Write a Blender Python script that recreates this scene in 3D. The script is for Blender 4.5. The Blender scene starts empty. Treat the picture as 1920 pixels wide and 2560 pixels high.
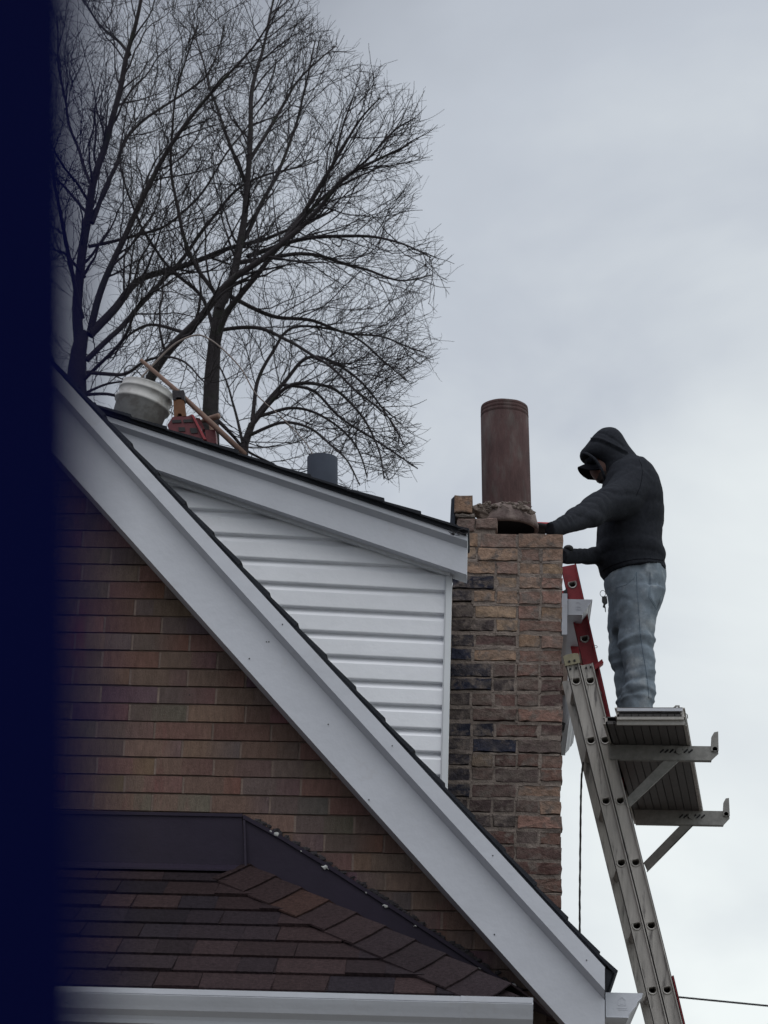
import bpy, bmesh, math, random
from mathutils import Vector, noise, Matrix
V = Vector
S = bpy.context.scene
COL = S.collection
random.seed(7)
# ------------------------------------------------------------------ camera
F = 5694.0; PIT = math.radians(20); YAW = math.radians(3.2); ROL = math.radians(1.9)
fh = V((-math.sin(YAW), math.cos(YAW), 0)); rt = V((math.cos(YAW), math.sin(YAW), 0)); up = V((0, 0, 1))
FW = fh*math.cos(PIT)+up*math.sin(PIT); u0 = up*math.cos(PIT)-fh*math.sin(PIT)
RR = rt*math.cos(ROL)+u0*math.sin(ROL); UU = u0*math.cos(ROL)-rt*math.sin(ROL)
CAM = V((0, 0, 4.2))
def ray(x, y): return FW+RR*((x-960)/F)-UU*((y-1280)/F)
def P(x, y, Y):                      # measured point of the photo on the vertical plane at depth Y
    d = ray(x, y); return CAM+d*(Y/d.y)
def PZ(x, y, z):
    d = ray(x, y); return CAM+d*((z-CAM.z)/d.z)
def proj(q):
    v = q-CAM; z = v.dot(FW); return 960+F*v.dot(RR)/z, 1280-F*v.dot(UU)/z
cd = bpy.data.cameras.new('camera'); cam = bpy.data.objects.new('camera', cd); COL.objects.link(cam)
cam.matrix_world = Matrix(((RR.x, UU.x, -FW.x, CAM.x), (RR.y, UU.y, -FW.y, CAM.y), (RR.z, UU.z, -FW.z, CAM.z), (0, 0, 0, 1)))
cd.sensor_fit = 'VERTICAL'; cd.sensor_height = 36; cd.sensor_width = 27; cd.lens = F/2560*36
cd.clip_start = 0.01; cd.clip_end = 3000
cd.dof.use_dof = True; cd.dof.focus_distance = 10.4; cd.dof.aperture_fstop = 14
S.camera = cam
S.render.resolution_x = 768; S.render.resolution_y = 1024
S.view_settings.view_transform = 'Standard'; S.view_settings.look = 'None'
S.view_settings.exposure = 0.12; S.view_settings.gamma = 1
# ------------------------------------------------------------------ world: overcast sky over a physical sky
W = bpy.data.worlds.new('World'); S.world = W; W.use_nodes = True
nt = W.node_tree; nt.nodes.clear()
def N(t, **k):
    n = nt.nodes.new(t)
    for a, b in k.items(): setattr(n, a, b)
    return n
L = lambda a, b: nt.links.new(a, b)
out = N('ShaderNodeOutputWorld'); bg1 = N('ShaderNodeBackground'); bg2 = N('ShaderNodeBackground'); mx = N('ShaderNodeMixShader')
sky = N('ShaderNodeTexSky', sky_type='NISHITA'); sky.sun_disc = False; sky.sun_elevation = math.radians(58); sky.sun_rotation = math.radians(198)
L(sky.outputs[0], bg1.inputs[0]); bg1.inputs[1].default_value = 0.1
tc = N('ShaderNodeTexCoord')
g = RR*(2.97*0.42)-UU*(2.22*0.62)
dot = N('ShaderNodeVectorMath', operation='DOT_PRODUCT'); L(tc.outputs['Generated'], dot.inputs[0]); dot.inputs[1].default_value = g
mp = N('ShaderNodeMapping'); mp.inputs['Scale'].default_value = (1, 1, 1.7); L(tc.outputs['Generated'], mp.inputs[0])
nz = N('ShaderNodeTexNoise'); nz.inputs['Scale'].default_value = 5.5; nz.inputs['Detail'].default_value = 5; nz.inputs['Roughness'].default_value = 0.5; nz.inputs['Distortion'].default_value = .35
L(mp.outputs[0], nz.inputs[0])
m1 = N('ShaderNodeMath', operation='MULTIPLY_ADD'); L(nz.outputs[0], m1.inputs[0]); m1.inputs[1].default_value = 0.75; m1.inputs[2].default_value = 0.53-0.375
m2 = N('ShaderNodeMath', operation='ADD'); L(m1.outputs[0], m2.inputs[0]); L(dot.outputs['Value'], m2.inputs[1])
sp = N('ShaderNodeSeparateXYZ'); L(tc.outputs['Generated'], sp.inputs[0])
zr0 = N('ShaderNodeMapRange'); zr0.inputs[1].default_value = .62; zr0.inputs[2].default_value = 1.0; zr0.inputs[3].default_value = 0; zr0.inputs[4].default_value = .8; L(sp.outputs['Z'], zr0.inputs[0])
bk0 = N('ShaderNodeMapRange'); bk0.inputs[1].default_value = .1; bk0.inputs[2].default_value = -.7; bk0.inputs[3].default_value = 0; bk0.inputs[4].default_value = .5; L(sp.outputs['Y'], bk0.inputs[0])
m3a = N('ShaderNodeMath', operation='ADD'); L(zr0.outputs[0], m3a.inputs[0]); L(bk0.outputs[0], m3a.inputs[1])
m3 = N('ShaderNodeMath', operation='ADD'); L(m2.outputs[0], m3.inputs[0]); L(m3a.outputs[0], m3.inputs[1])
cr = N('ShaderNodeValToRGB'); L(m3.outputs[0], cr.inputs[0])
e = cr.color_ramp.elements; e[0].position = 0.0; e[0].color = (.31, .335, .385, 1); e[1].position = 1; e[1].color = (.84, .885, .88, 1)
x = cr.color_ramp.elements.new(0.5); x.color = (.50, .54, .60, 1)
L(cr.outputs[0], bg2.inputs[0])
zb0 = N('ShaderNodeMapRange', interpolation_type='SMOOTHSTEP'); zb0.inputs[1].default_value = .6; zb0.inputs[2].default_value = .95; zb0.inputs[3].default_value = 1.0; zb0.inputs[4].default_value = 2.3; L(sp.outputs['Z'], zb0.inputs[0]); L(zb0.outputs[0], bg2.inputs[1])
mx.inputs[0].default_value = 0.96; L(bg1.outputs[0], mx.inputs[1]); L(bg2.outputs[0], mx.inputs[2]); L(mx.outputs[0], out.inputs[0])
sd = bpy.data.lights.new('sun', 'SUN'); sd.energy = 0.85; sd.angle = math.radians(50); sd.color = (1, .985, .965)
so = bpy.data.objects.new('sun', sd); COL.objects.link(so)
az = math.radians(198); el = math.radians(58)
so.rotation_euler = (-V((math.sin(az)*math.cos(el), math.cos(az)*math.cos(el), math.sin(el)))).to_track_quat('-Z', 'Y').to_euler()
# ------------------------------------------------------------------ materials
def mat(name, col, rough=.7, var=.0, vscale=6., bump=0., bscale=40., metal=0., vcol=False, stretch=(1, 1, 1), col2=None, spec=.5, grime=None, gscale=3.):
    m = bpy.data.materials.new(name); m.use_nodes = True; t = m.node_tree; b = t.nodes['Principled BSDF']
    b.inputs['Roughness'].default_value = rough; b.inputs['Metallic'].default_value = metal; b.inputs['Specular IOR Level'].default_value = spec
    ln = t.links.new; nd = t.nodes.new
    co = nd('ShaderNodeTexCoord'); mpg = nd('ShaderNodeMapping'); mpg.inputs['Scale'].default_value = stretch; ln(co.outputs['Object'], mpg.inputs[0])
    if vcol:
        a = nd('ShaderNodeAttribute'); a.attribute_name = 'Col'; src = a.outputs['Color']
    else:
        rgb = nd('ShaderNodeRGB'); rgb.outputs[0].default_value = (*col, 1); src = rgb.outputs[0]
    if col2:
        n0 = nd('ShaderNodeTexNoise'); n0.inputs['Scale'].default_value = gscale; n0.inputs['Detail'].default_value = 5; n0.inputs['Roughness'].default_value = .65; ln(mpg.outputs[0], n0.inputs[0])
        r0 = nd('ShaderNodeValToRGB'); r0.color_ramp.elements[0].position = grime or .5; r0.color_ramp.elements[1].position = (grime or .5)+.13; ln(n0.outputs[0], r0.inputs[0])
        x0 = nd('ShaderNodeMix'); x0.data_type = 'RGBA'; ln(r0.outputs[0], x0.inputs[0]); ln(src, x0.inputs[6]); x0.inputs[7].default_value = (*col2, 1); src = x0.outputs[2]
    if var > 0:
        n = nd('ShaderNodeTexNoise'); n.inputs['Scale'].default_value = vscale; n.inputs['Detail'].default_value = 6; n.inputs['Roughness'].default_value = .7; ln(mpg.outputs[0], n.inputs[0])
        r = nd('ShaderNodeMapRange'); r.inputs[1].default_value = .25; r.inputs[2].default_value = .75; r.inputs[3].default_value = 1-var; r.inputs[4].default_value = 1+var; ln(n.outputs[0], r.inputs[0])
        h = nd('ShaderNodeVectorMath'); h.operation = 'SCALE'; ln(src, h.inputs[0]); ln(r.outputs[0], h.inputs['Scale']); src = h.outputs[0]
    ln(src, b.inputs['Base Color'])
    if bump > 0:
        n2 = nd('ShaderNodeTexNoise'); n2.inputs['Scale'].default_value = bscale; n2.inputs['Detail'].default_value = 6; n2.inputs['Roughness'].default_value = .65; ln(mpg.outputs[0], n2.inputs[0])
        bp = nd('ShaderNodeBump'); bp.inputs['Strength'].default_value = 1; bp.inputs['Distance'].default_value = bump; ln(n2.outputs[0], bp.inputs['Height']); ln(bp.outputs[0], b.inputs['Normal'])
    return m
M = dict(
 white=mat('white_aluminium', (.56, .575, .62), .5, .07, 2.2, .010, 1.6, col2=(.5, .5, .52), grime=.6, gscale=5),
 trimgrey=mat('white_trim', (.68, .7, .72), .5, .05, 5),
 siding=mat('white_vinyl', (.84, .85, .88), .3, .06, 3, .008, 2.2, spec=.6, col2=(.74, .74, .75), grime=.62, gscale=4),
 gbrick=mat('gable_brick', (.3, .19, .14), .9, .3, 18, .007, 110, vcol=True, stretch=(3.2, 1, .8), col2=(.2, .085, .08), grime=.6, gscale=1.6, spec=.15),
 gmortar=mat('gable_mortar', (.235, .178, .15), .95, .25, 30, .004, 150),
 cbrick=mat('chimney_brick', (.3, .19, .14), .92, .45, 34, .009, 70, vcol=True, col2=(.16, .13, .115), grime=.5, gscale=16, spec=.15),
 cmortar=mat('chimney_mortar', (.22, .18, .157), .95, .4, 16, .014, 45, spec=.15, col2=(.15, .122, .11), grime=.54, gscale=9),
 shingle=mat('brown_shingle', (.1, .07, .065), .97, .6, 75, .007, 110, vcol=True, spec=.12),
 dshingle=mat('dark_shingle', (.018, .02, .026), .97, .4, 120, .003, 250),
 flash=mat('brown_flashing', (.023, .017, .031), .55, .15, 5, .006, 3, spec=.2),
 caulk=mat('caulk', (.55, .55, .53), .8, .3, 60, .002, 90),
 tar=mat('tar', (.03, .026, .03), .8, .3, 60, .006, 90),
 clay=mat('clay_flue', (.08, .046, .044), .85, .42, 22, .004, 60, stretch=(1, 1, .3), col2=(.095, .073, .068), grime=.5, gscale=13, spec=.25),
 bell=mat('mortar_coated_clay', (.2, .155, .14), .95, .35, 14, .008, 40, col2=(.12, .085, .08), grime=.48, gscale=11),
 rubble=mat('rubble', (.17, .135, .115), .95, .4, 25, .01, 60),
 alu=mat('weathered_aluminium', (.43, .405, .375), .6, .35, 18, .0008, 80, metal=.1, stretch=(1, 1, .14), col2=(.13, .12, .115), grime=.555, gscale=34),
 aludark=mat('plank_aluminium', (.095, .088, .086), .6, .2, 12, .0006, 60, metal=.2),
 capy=mat('ladder_end_cap', (.3, .27, .18), .6, .2, 30),
 rim=mat('rung_rim', (.42, .40, .37), .5, .15, 40, metal=.2), soot_shade=mat('soot_shade', (.012, .011, .014), .95),
 redfg=mat('red_fibreglass', (.27, .022, .03), .5, .2, 18, .0005, 120, col2=(.16, .02, .03), grime=.6, gscale=30),
 black=mat('black_rubber', (.015, .015, .017), .7),
 galv=mat('galvanised', (.24, .235, .22), .65, .3, 25, .0006, 90, metal=.15),
 vent=mat('grey_vent', (.045, .052, .068), .8, .12, 10, spec=.08),
 hood=mat('charcoal_fleece', (.023, .025, .031), .97, .3, 60, .0015, 420, spec=.1),
 denim=mat('washed_denim', (.18, .215, .25), .95, .35, 16, .0015, 300, col2=(.31, .34, .365), grime=.52, gscale=6, spec=.15),
 denimd=mat('denim_seam', (.11, .145, .18), .95, .2, 60, spec=.15),
 cap=mat('black_cap', (.009, .009, .012), .97, .2, 60, spec=.05),
 skin=mat('skin', (.13, .062, .048), .6, .1, 20),  # skin darkened, the hood and brim's shadow on the face put into colour
 beard=mat('dark_beard', (.02, .013, .011), .95, .3, 60, .002, 200),
 gred=mat('red_knit', (.42, .03, .03), .9, .2, 90, .001, 300),
 gblk=mat('black_nitrile', (.012, .012, .014), .6, .2, 60),
 bucket=mat('white_plastic', (.46, .45, .435), .7, .2, 9, .0006, 30, col2=(.33, .31, .29), grime=.5, gscale=14),
 redp=mat('red_plastic', (.11, .016, .022), .6, .3, 30),
 orange=mat('orange_wood', (.15, .065, .03), .8, .3, 30),
 wood=mat('bare_wood', (.17, .105, .08), .85, .25, 25, stretch=(1, 1, .3)),
 redwood=mat('tan_rod', (.2, .165, .15), .8, .2, 30),
 bark=mat('bark', (.028, .023, .026), .95, .35, 14, .01, 30, col2=(.024, .028, .02), grime=.55, gscale=4),
 twig=mat('twig_bark', (.024, .02, .023), .95, .3, 20),
 rope=mat('rope', (.05, .045, .042), .95, .3, 90, .002, 200),
 jamb=mat('unlit_navy', (.0015, .003, .036), .9, .1, 20, spec=.05),  # near-black base colour stands in for the unlit inner side of the frame
 ground=mat('ground', (.10, .095, .08), .95, .4, 2, .03, 6, col2=(.13, .115, .1), grime=.5, gscale=.6),
 concrete=mat('concrete', (.28, .27, .25), .9, .15, 3, .003, 40),
 snap=mat('dark_steel', (.03, .03, .03), .4, metal=.6),
)
# ------------------------------------------------------------------ object helpers
ORG = {}
def setp(o, label=None, cat=None, group=None, kind=None):
    if label: o['label'] = label
    if cat: o['category'] = cat
    if group: o['group'] = group
    if kind: o['kind'] = kind
    return o
def thing(name, loc, label, cat, group=None):
    o = bpy.data.objects.new(name, None); COL.objects.link(o); o.location = loc; o.empty_display_size = .1
    ORG[o] = V(loc); return setp(o, label, cat, group)
def obj(name, bm, mats, parent=None, smooth=False, label=None, origin=None):
    me = bpy.data.meshes.new(name)
    org = ORG[parent] if parent is not None else V(origin or (0, 0, 0))
    bmesh.ops.translate(bm, verts=bm.verts, vec=-org)
    bm.to_mesh(me); bm.free()
    if not isinstance(mats, (list, tuple)): mats = [mats]
    for m in mats: me.materials.append(M[m] if isinstance(m, str) else m)
    if smooth:
        for f in me.polygons: f.use_smooth = True
    o = bpy.data.objects.new(name, me); COL.objects.link(o)
    if parent is not None: o.parent = parent
    else: o.location = org
    ORG[o] = org
    if label: o['label'] = label
    return o
def BM(): return bmesh.new()
def hexa(bm, a, b, mi=0):
    """a, b: two quads (front, back) of 4 points"""
    va = [bm.verts.new(q) for q in a]; vb = [bm.verts.new(q) for q in b]; n = len(va)
    fs = [bm.faces.new(va[::-1]), bm.faces.new(vb)]
    for i in range(n): fs.append(bm.faces.new((va[i], va[(i+1) % n], vb[(i+1) % n], vb[i])))
    for f in fs: f.material_index = mi
    return fs
def fixn(bm): bmesh.ops.recalc_face_normals(bm, faces=bm.faces); return bm
def box(bm, lo, hi, mi=0):
    x0, y0, z0 = lo; x1, y1, z1 = hi
    return hexa(bm, [(x0, y0, z0), (x1, y0, z0), (x1, y0, z1), (x0, y0, z1)], [(x0, y1, z0), (x1, y1, z0), (x1, y1, z1), (x0, y1, z1)], mi)
def prism(bm, pts, y0, y1, mi=0):
    return hexa(bm, [(q[0], y0, q[-1]) for q in pts], [(q[0], y1, q[-1]) for q in pts], mi)
def pprism(bm, px, Ya, Yb, mi=0):
    """outline measured in the photo, standing on plane Y=Ya, real thickness back to Yb"""
    q = [P(x, y, Ya) for x, y in px]; return prism(bm, [(a.x, a.z) for a in q], Ya, Yb, mi)
def frames(pts):
    T = []
    for i in range(len(pts)):
        a = pts[max(0, i-1)]; b = pts[min(len(pts)-1, i+1)]; T.append((b-a).normalized() if (b-a).length > 1e-9 else V((0, 0, 1)))
    r = T[0].orthogonal().normalized(); out = []
    for t in T:
        r = (r-t*r.dot(t)); r = r.normalized() if r.length > 1e-6 else t.orthogonal().normalized()
        out.append((r, t.cross(r)))
    return out
def tube(bm, pts, rad, n=8, caps=True, mi=0):
    pts = [V(q) for q in pts]
    if not isinstance(rad, (list, tuple)): rad = [rad]*len(pts)
    fr = frames(pts); rings = []
    for q, r, (a, b) in zip(pts, rad, fr):
        rings.append([bm.verts.new(q+(a*math.cos(k*math.tau/n)+b*math.sin(k*math.tau/n))*r) for k in range(n)])
    for A, B in zip(rings, rings[1:]):
        for k in range(n): bm.faces.new((A[k], A[(k+1) % n], B[(k+1) % n], B[k])).material_index = mi
    if caps:
        bm.faces.new(rings[0][::-1]).material_index = mi; bm.faces.new(rings[-1]).material_index = mi
def loft(bm, rings, caps=True, mi=0):
    R = [[bm.verts.new(q) for q in r] for r in rings]; n = len(R[0])
    for A, B in zip(R, R[1:]):
        for k in range(n): bm.faces.new((A[k], A[(k+1) % n], B[(k+1) % n], B[k])).material_index = mi
    if caps:
        bm.faces.new(R[0][::-1]).material_index = mi; bm.faces.new(R[-1]).material_index = mi
def ball(bm, c, r, sub=2, rot=None):
    ret = bmesh.ops.create_icosphere(bm, subdivisions=sub, radius=1)
    m = Matrix.Translation(V(c)) @ (rot or Matrix.Identity(4)) @ Matrix.Diagonal((r[0], r[1], r[2], 1))
    bmesh.ops.transform(bm, matrix=m, verts=ret['verts'])
def remesh(bm, voxel, smooth_it=6, fn=None):
    """fuse overlapping closed volumes into one continuous surface, then push vertices by fn(co, normal)"""
    fixn(bm); me = bpy.data.meshes.new('tmp'); bm.to_mesh(me); bm.free()
    o = bpy.data.objects.new('tmp', me); COL.objects.link(o)
    md = o.modifiers.new('r', 'REMESH'); md.mode = 'VOXEL'; md.voxel_size = voxel; md.adaptivity = 0
    sm = o.modifiers.new('s', 'SMOOTH'); sm.factor = .5; sm.iterations = smooth_it
    dg = bpy.context.evaluated_depsgraph_get(); e = o.evaluated_get(dg); m2 = e.to_mesh()
    nb = bmesh.new(); nb.from_mesh(m2); e.to_mesh_clear()
    bpy.data.objects.remove(o); bpy.data.meshes.remove(me)
    if fn:
        nb.normal_update()
        ns = [(v, v.normal.copy()) for v in nb.verts]
        for v, n in ns: v.co += n*fn(v.co, n)
    return nb
def setcol(bm, lay, faces, c):
    for f in faces:
        for lp in f.loops: lp[lay] = (*c, 1)
# ------------------------------------------------------------------ ground and overhead wire
bm = BM(); box(bm, (-400, -300, -.5), (400, 600, 0)); g_ = obj('ground', bm, 'ground'); setp(g_, kind='structure')
bm = BM(); box(bm, (.9, -6, -.1), (2.6, 40, .004)); g_ = obj('driveway', bm, 'concrete'); setp(g_, kind='structure')
bm = BM(); a = P(1668, 2490, 26); b = P(2300, 2545, 26); tube(bm, [a, a.lerp(b, .5)+V((0, 0, -.015)), b, b+(b-a)*8], .011, 6)
o = obj('overhead_wire', bm, 'black', origin=tuple(a)); setp(o, 'thin black overhead wire crossing the sky right of the ladders', 'wire')
# ------------------------------------------------------------------ brick house
YW = 8.25; YR = 8.10
house = thing('brick_house', (0, YW, 0), 'brown brick house with white rake boards, a white sided dormer and a worn brick chimney', 'house')
# roofline of the main gable (outer shingle edge) measured at the front of the rake
RA = P(238, 1022, YR); RB = P(1532, 2430, YR); slope = (RB.z-RA.z)/(RB.x-RA.x)
rz = lambda x: RA.z+slope*(x-RA.x)
APX = P(66, 850, YR).x; APZ = rz(APX)
EX = P(1513, 2430, YR).x
LEX = 2*APX-EX
def roof_z(x): return rz(x) if x >= APX else rz(2*APX-x)
# gable wall: mortar backing + real bricks
bm = BM()
ez = rz(EX)-.08
prism(bm, [(LEX+.1, 0), (EX-.32, 0), (EX-.32, rz(EX-.32)-.1), (APX, APZ-.1), (LEX+.42, roof_z(LEX+.42)-.1)], YW+.009, YW+.12)
zz0 = P(600, 1500, YW).z; zz0 -= .0687*math.floor((zz0-4.2)/.0687)
while zz0 < APZ-.2:      # head joints are struck flush, bed joints are raked
    hx = [x_ for x_ in (APX+(APZ-.17-zz0)/-slope, APX-(APZ-.17-zz0)/-slope)]
    box(bm, (max(hx[1], LEX+.45), YW+.0015, zz0+.0005), (min(hx[0], EX-.325), YW+.0085, zz0+.0612)); zz0 += .0687
obj('gable_mortar', bm, 'gmortar', house)
bm = BM(); lay = bm.loops.layers.float_color.new('Col')
CH = .0687; BL = .219; z = 4.4; row = 0
pal_k = 1.0; pal = [(.18, .118, .096), (.19, .125, .1), (.165, .118, .1), (.185, .106, .09), (.15, .112, .103), (.21, .14, .105), (.19, .11, .092), (.16, .12, .104), (.18, .126, .1)]
rnd = random.Random(3)
z0 = P(600, 1500, YW).z; z0 = z0-CH*math.floor((z0-4.2)/CH)
z = z0
while z < APZ:
    x = -2.6+(row % 2)*BL/2+rnd.uniform(-.01, .01)
    while x < EX-.3:
        x1 = x+BL-.009; zt = z+CH-.0066
        if min(roof_z(x), roof_z(x1)) > zt+.07 and x > LEX+.3:
            j = rnd.uniform(-.0025, .0025); dz = rnd.uniform(-.0012, .0012)
            c = list(rnd.choice(pal)); k = pal_k*rnd.uniform(.84, 1.12); c = [q*k for q in c]
            c2 = list(rnd.choice(pal)) if rnd.random() < .6 else c; c2 = [q*rnd.uniform(.85, 1.15) for q in c2]
            if rnd.random() < .025: c = [.13, .08, .095]
            xm = x+rnd.uniform(.3, .7)*BL
            cut_ = x+(x1-x)*rnd.uniform(.3, .7)
            for (xa_, xb_, ca_, cb_) in ((x, cut_, c, c), (cut_, x1, [(p_+q_)/2 for p_, q_ in zip(c, c2)] if rnd.random() < .5 else c, c2)):
                fs = box(bm, (xa_, YW+j-.003, z+dz), (xb_, YW+.05, zt+dz))
                for f_ in fs:
                    for lp in f_.loops: lp[lay] = (*(ca_ if lp.vert.co.x < (xa_+xb_)/2 else cb_), 1)
        x += BL
    z += CH; row += 1
    z += 0
obj('brick_courses', fixn(bm), 'gbrick', house, label='weathered brown scored face bricks of the gable')
# rake boards: fascia band, slanted drip strip, wide board, in real relief
def pl(x0, y0, x1, y1, x): return y0+(y1-y0)*(x-x0)/(x1-x0)
def line_px(a, b, x): return (x, a[1]+(b[1]-a[1])*(x-a[0])/(b[0]-a[0]))
def xz(px, Y): q = P(px[0], px[1], Y); return q
def strip(bm, top, bot, Yt, Yb, Yback, x0, x1, n=1, bend=None):
    """board between two measured lines; its face may lean (Yt at the top edge, Yb at the bottom edge)"""
    t0 = P(*line_px(*top, x0), Yt); t1 = P(*line_px(*top, x1), Yt)
    def onx(line, Y, X):
        a = P(*line[0], Y); b = P(*line[1], Y); k = (X-a.x)/(b.x-a.x); return a.lerp(b, k)
    b0 = onx(bot, Yb, t0.x); b1 = onx(bot, Yb, t1.x)
    t0b = V((t0.x, Yback, t0.z)); t1b = V((t1.x, Yback, t1.z)); b0b = V((b0.x, Yback, b0.z)); b1b = V((b1.x, Yback, b1.z))
    hexa(bm, [t0, t1, b1, b0], [t0b, t1b, b1b, b0b])
Ltop = ((485, 1300), (1512, 2418)); Lst = ((440, 1300), (1512, 2472)); Lsb = ((419, 1300), (1512, 2500)); Lbot = ((283, 1300), (1413, 2560))
Lst = ((442, 1300), (1512, 2475)); Lsb = ((421, 1300), (1512, 2500))
rake = thing('x', (0, 0, 0), '', ''); bpy.data.objects.remove(rake)
xs = 122
def rk(name, top, bot, Yt, Yb, Yback, label=None, seg=None):
    bm = BM(); xx = [xs, 1512] if not seg else [xs]+seg+[1512]
    for i in range(len(xx)-1):
        strip(bm, top, bot, Yt-(.0015 if i % 2 else 0), Yb-(.0015 if i % 2 else 0), Yback, xx[i], xx[i+1])
    # mirrored left slope
    geo = [[v.co.copy() for v in f.verts] for f in bm.faces]
    for f in geo: bm.faces.new([bm.verts.new(V((2*APX-q.x, q.y, q.z))) for q in f])
    return obj(name, fixn(bm), 'white', house, label=label)
rk('rake_fascia', Ltop, Lst, 8.035, 8.035, 8.22)
rk('drip_strip', Lst, Lsb, 8.0355, 8.085, 8.22)
rkb = rk('rake_board', Lsb, Lbot, 8.0855, 8.0875, 8.235, seg=[586])
# nail heads
bm = BM()
for x, y in [(621, 1640), (670, 1598), (664, 1598), (921, 1994), (707, 1564), (981, 1867), (1236, 2332), (1466, 2402), (1232, 2141), (475, 1740), (819, 1805)]:
    q = P(x, y, 8.05)
    bm = BM()
    if y in (1640, 1598, 1994, 2332, 1805): tube(bm, [V((q.x, 8.09, q.z)), V((q.x, 8.083, q.z))], .0026, 6)
    else: tube(bm, [V((q.x, 8.04, q.z)), V((q.x, 8.033, q.z))], .0024, 6)
    obj('nail_head', bm, 'snap', rkb)
# main roof slabs (right and left slopes) with shingle thickness and butt steps at the rake
bm = BM()
YB = 16.
def roofslab(sign):
    fx = lambda x: x if sign > 0 else 2*APX-x
    th = .02; nrm = V((-slope, 0, 1)).normalized()
    for (ya, yb, t0, t1, e0) in [(YR-.028, YB, -.03, -.004, EX+.0)]:
        q = [(fx(APX), APZ+t1), (fx(e0), rz(e0)+t1), (fx(e0), rz(e0)+t0), (fx(APX), APZ+t0)]
        prism(bm, q, ya, yb)
    # shingle courses, each a thin tilted strip
    Ls = .163; ds = V((1, 0, slope)).normalized(); tot = (EX+.035-APX)/ds.x; k = 0; s = 0
    while s < tot:
        e1 = min(s+Ls, tot); a = V((APX, 0, APZ))+ds*s; b = V((APX, 0, APZ))+ds*e1
        a2 = a+nrm*.002; b2 = b+nrm*.011; b3 = b+nrm*-.004; a3 = a-nrm*.006
        yo = YR-.03-random.uniform(0, .012)
        prism(bm, [(fx(a2.x), a2.z), (fx(b2.x), b2.z), (fx(b3.x), b3.z), (fx(a3.x), a3.z)], yo, YB)
        s = e1
for s_ in (1, -1): roofslab(s_)
roof = obj('roof', fixn(bm), 'dshingle', house)
# drip end of the rake at the eave: dark curled shingle tip
bm = BM(); pprism(bm, [(1505, 2416), (1532, 2431), (1522, 2462), (1514, 2462), (1513, 2424)], YR-.03, 9.2); obj('starter_shingle', fixn(bm), 'dshingle', roof)
# wall behind eave, side wall
bm = BM(); box(bm, (EX-.33, YW+.12, 0), (EX-.2, 16, rz(EX-.2)-.12)); box(bm, (LEX+.3, 15.8, 0), (EX-.34, 15.95, 5.4)); box(bm, (LEX+.3, YW+.125, 0), (LEX+.42, 15.7, 5.4))
obj('side_wall', bm, 'gmortar', house)
# ------------------------------------------------------------------ K-style gutters
def kprof(s=1.0):
    return [(0, 0), (.006, 0), (.006, -.078), (.07, -.082), (.083, -.068), (.088, -.052), (.102, -.036), (.118, -.03), (.124, -.012), (.124, 0), (.112, 0), (.112, -.004), (.128, -.004)]
def gutter_x(name, xa, xb, Yb, zt, parent, s=1., endr=True):
    """runs along X, opens upward, ogee face towards -Y"""
    outp = [(0, 0), (0, -.012), (-.004, -.02), (.002, -.032), (.012, -.05), (.018, -.062), (.04, -.078), (.046, -.088), (.05, -.1), (.12, -.1), (.12, 0)]
    # y measured from the front lip inward
    bm = BM(); f = [(a*s, b*s) for a, b in outp]; Y0 = Yb-.12*s
    R1 = [V((xa, Y0+a, zt+b)) for a, b in f]; R2 = [V((xb, Y0+a, zt+b)) for a, b in f]
    A = [bm.verts.new(q) for q in R1]; B = [bm.verts.new(q) for q in R2]
    for i in range(len(f)-1): bm.faces.new((A[i], A[i+1], B[i+1], B[i]))
    # lip
    box(bm, (xa, Y0-.005, zt-.0165*s), (xb, Y0+.008, zt))
    if endr: hexa(bm, [q+V((0, 0, 0)) for q in R2], [q+V((.002, 0, 0)) for q in R2])
    return obj(name, fixn(bm), 'white', parent)
def gutter_y(name, X0, Ya, Yb, zt, parent, s=1.):
    f = [(0, 0), (0, -.085), (.078, -.085), (.082, -.07), (.095, -.055), (.104, -.045), (.109, -.03), (.122, -.018), (.127, 0)]
    f = [(X0+a*s, zt+b*s) for a, b in f]; bm = BM()
    A = [bm.verts.new((q[0], Ya+.003, q[1])) for q in f]; B = [bm.verts.new((q[0], Yb, q[1])) for q in f]
    for i in range(len(f)-1): bm.faces.new((A[i], A[i+1], B[i+1], B[i]))
    box(bm, (X0+.117*s, Ya+.003, zt-.004), (X0+.13*s, Yb, zt+.001))
    g0 = obj(name, fixn(bm), 'white', parent)
    bm = BM(); prism(bm, f, Ya-.001, Ya+.003)
    for q, w in zip(f, f[1:]): pass
    tube(bm, [V((a, Ya-.001, b)) for a, b in f], .0022, 5)
    ec = obj('end_cap', fixn(bm), 'white', g0)
    bm = BM(); cx = X0+.055*s; cz = zt-.032*s; y = Ya-.0015
    # embossed maker's mark: a small house outline over two lines
    for a, b in [((-.013, -.012), (-.013, .006)), ((-.013, .006), (0, .017)), ((0, .017), (.013, .006)), ((.013, .006), (.013, -.012)), ((.013, -.012), (-.013, -.012)), ((-.005, -.006), (.005, -.006)), ((-.018, -.021), (.018, -.021)), ((-.012, -.027), (.02, -.027))]:
        tube(bm, [V((cx+a[0]*s, y, cz+a[1]*s)), V((cx+b[0]*s, y, cz+b[1]*s))], .0011, 4)
    obj('embossed_mark', bm, 'white', g0)
    return g0
q = P(1515, 2481, 8.12); gutter_y('eave_gutter', q.x, 8.12, 16, q.z, house, s=(P(1608, 2481, 8.12).x-q.x)/.13)
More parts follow.
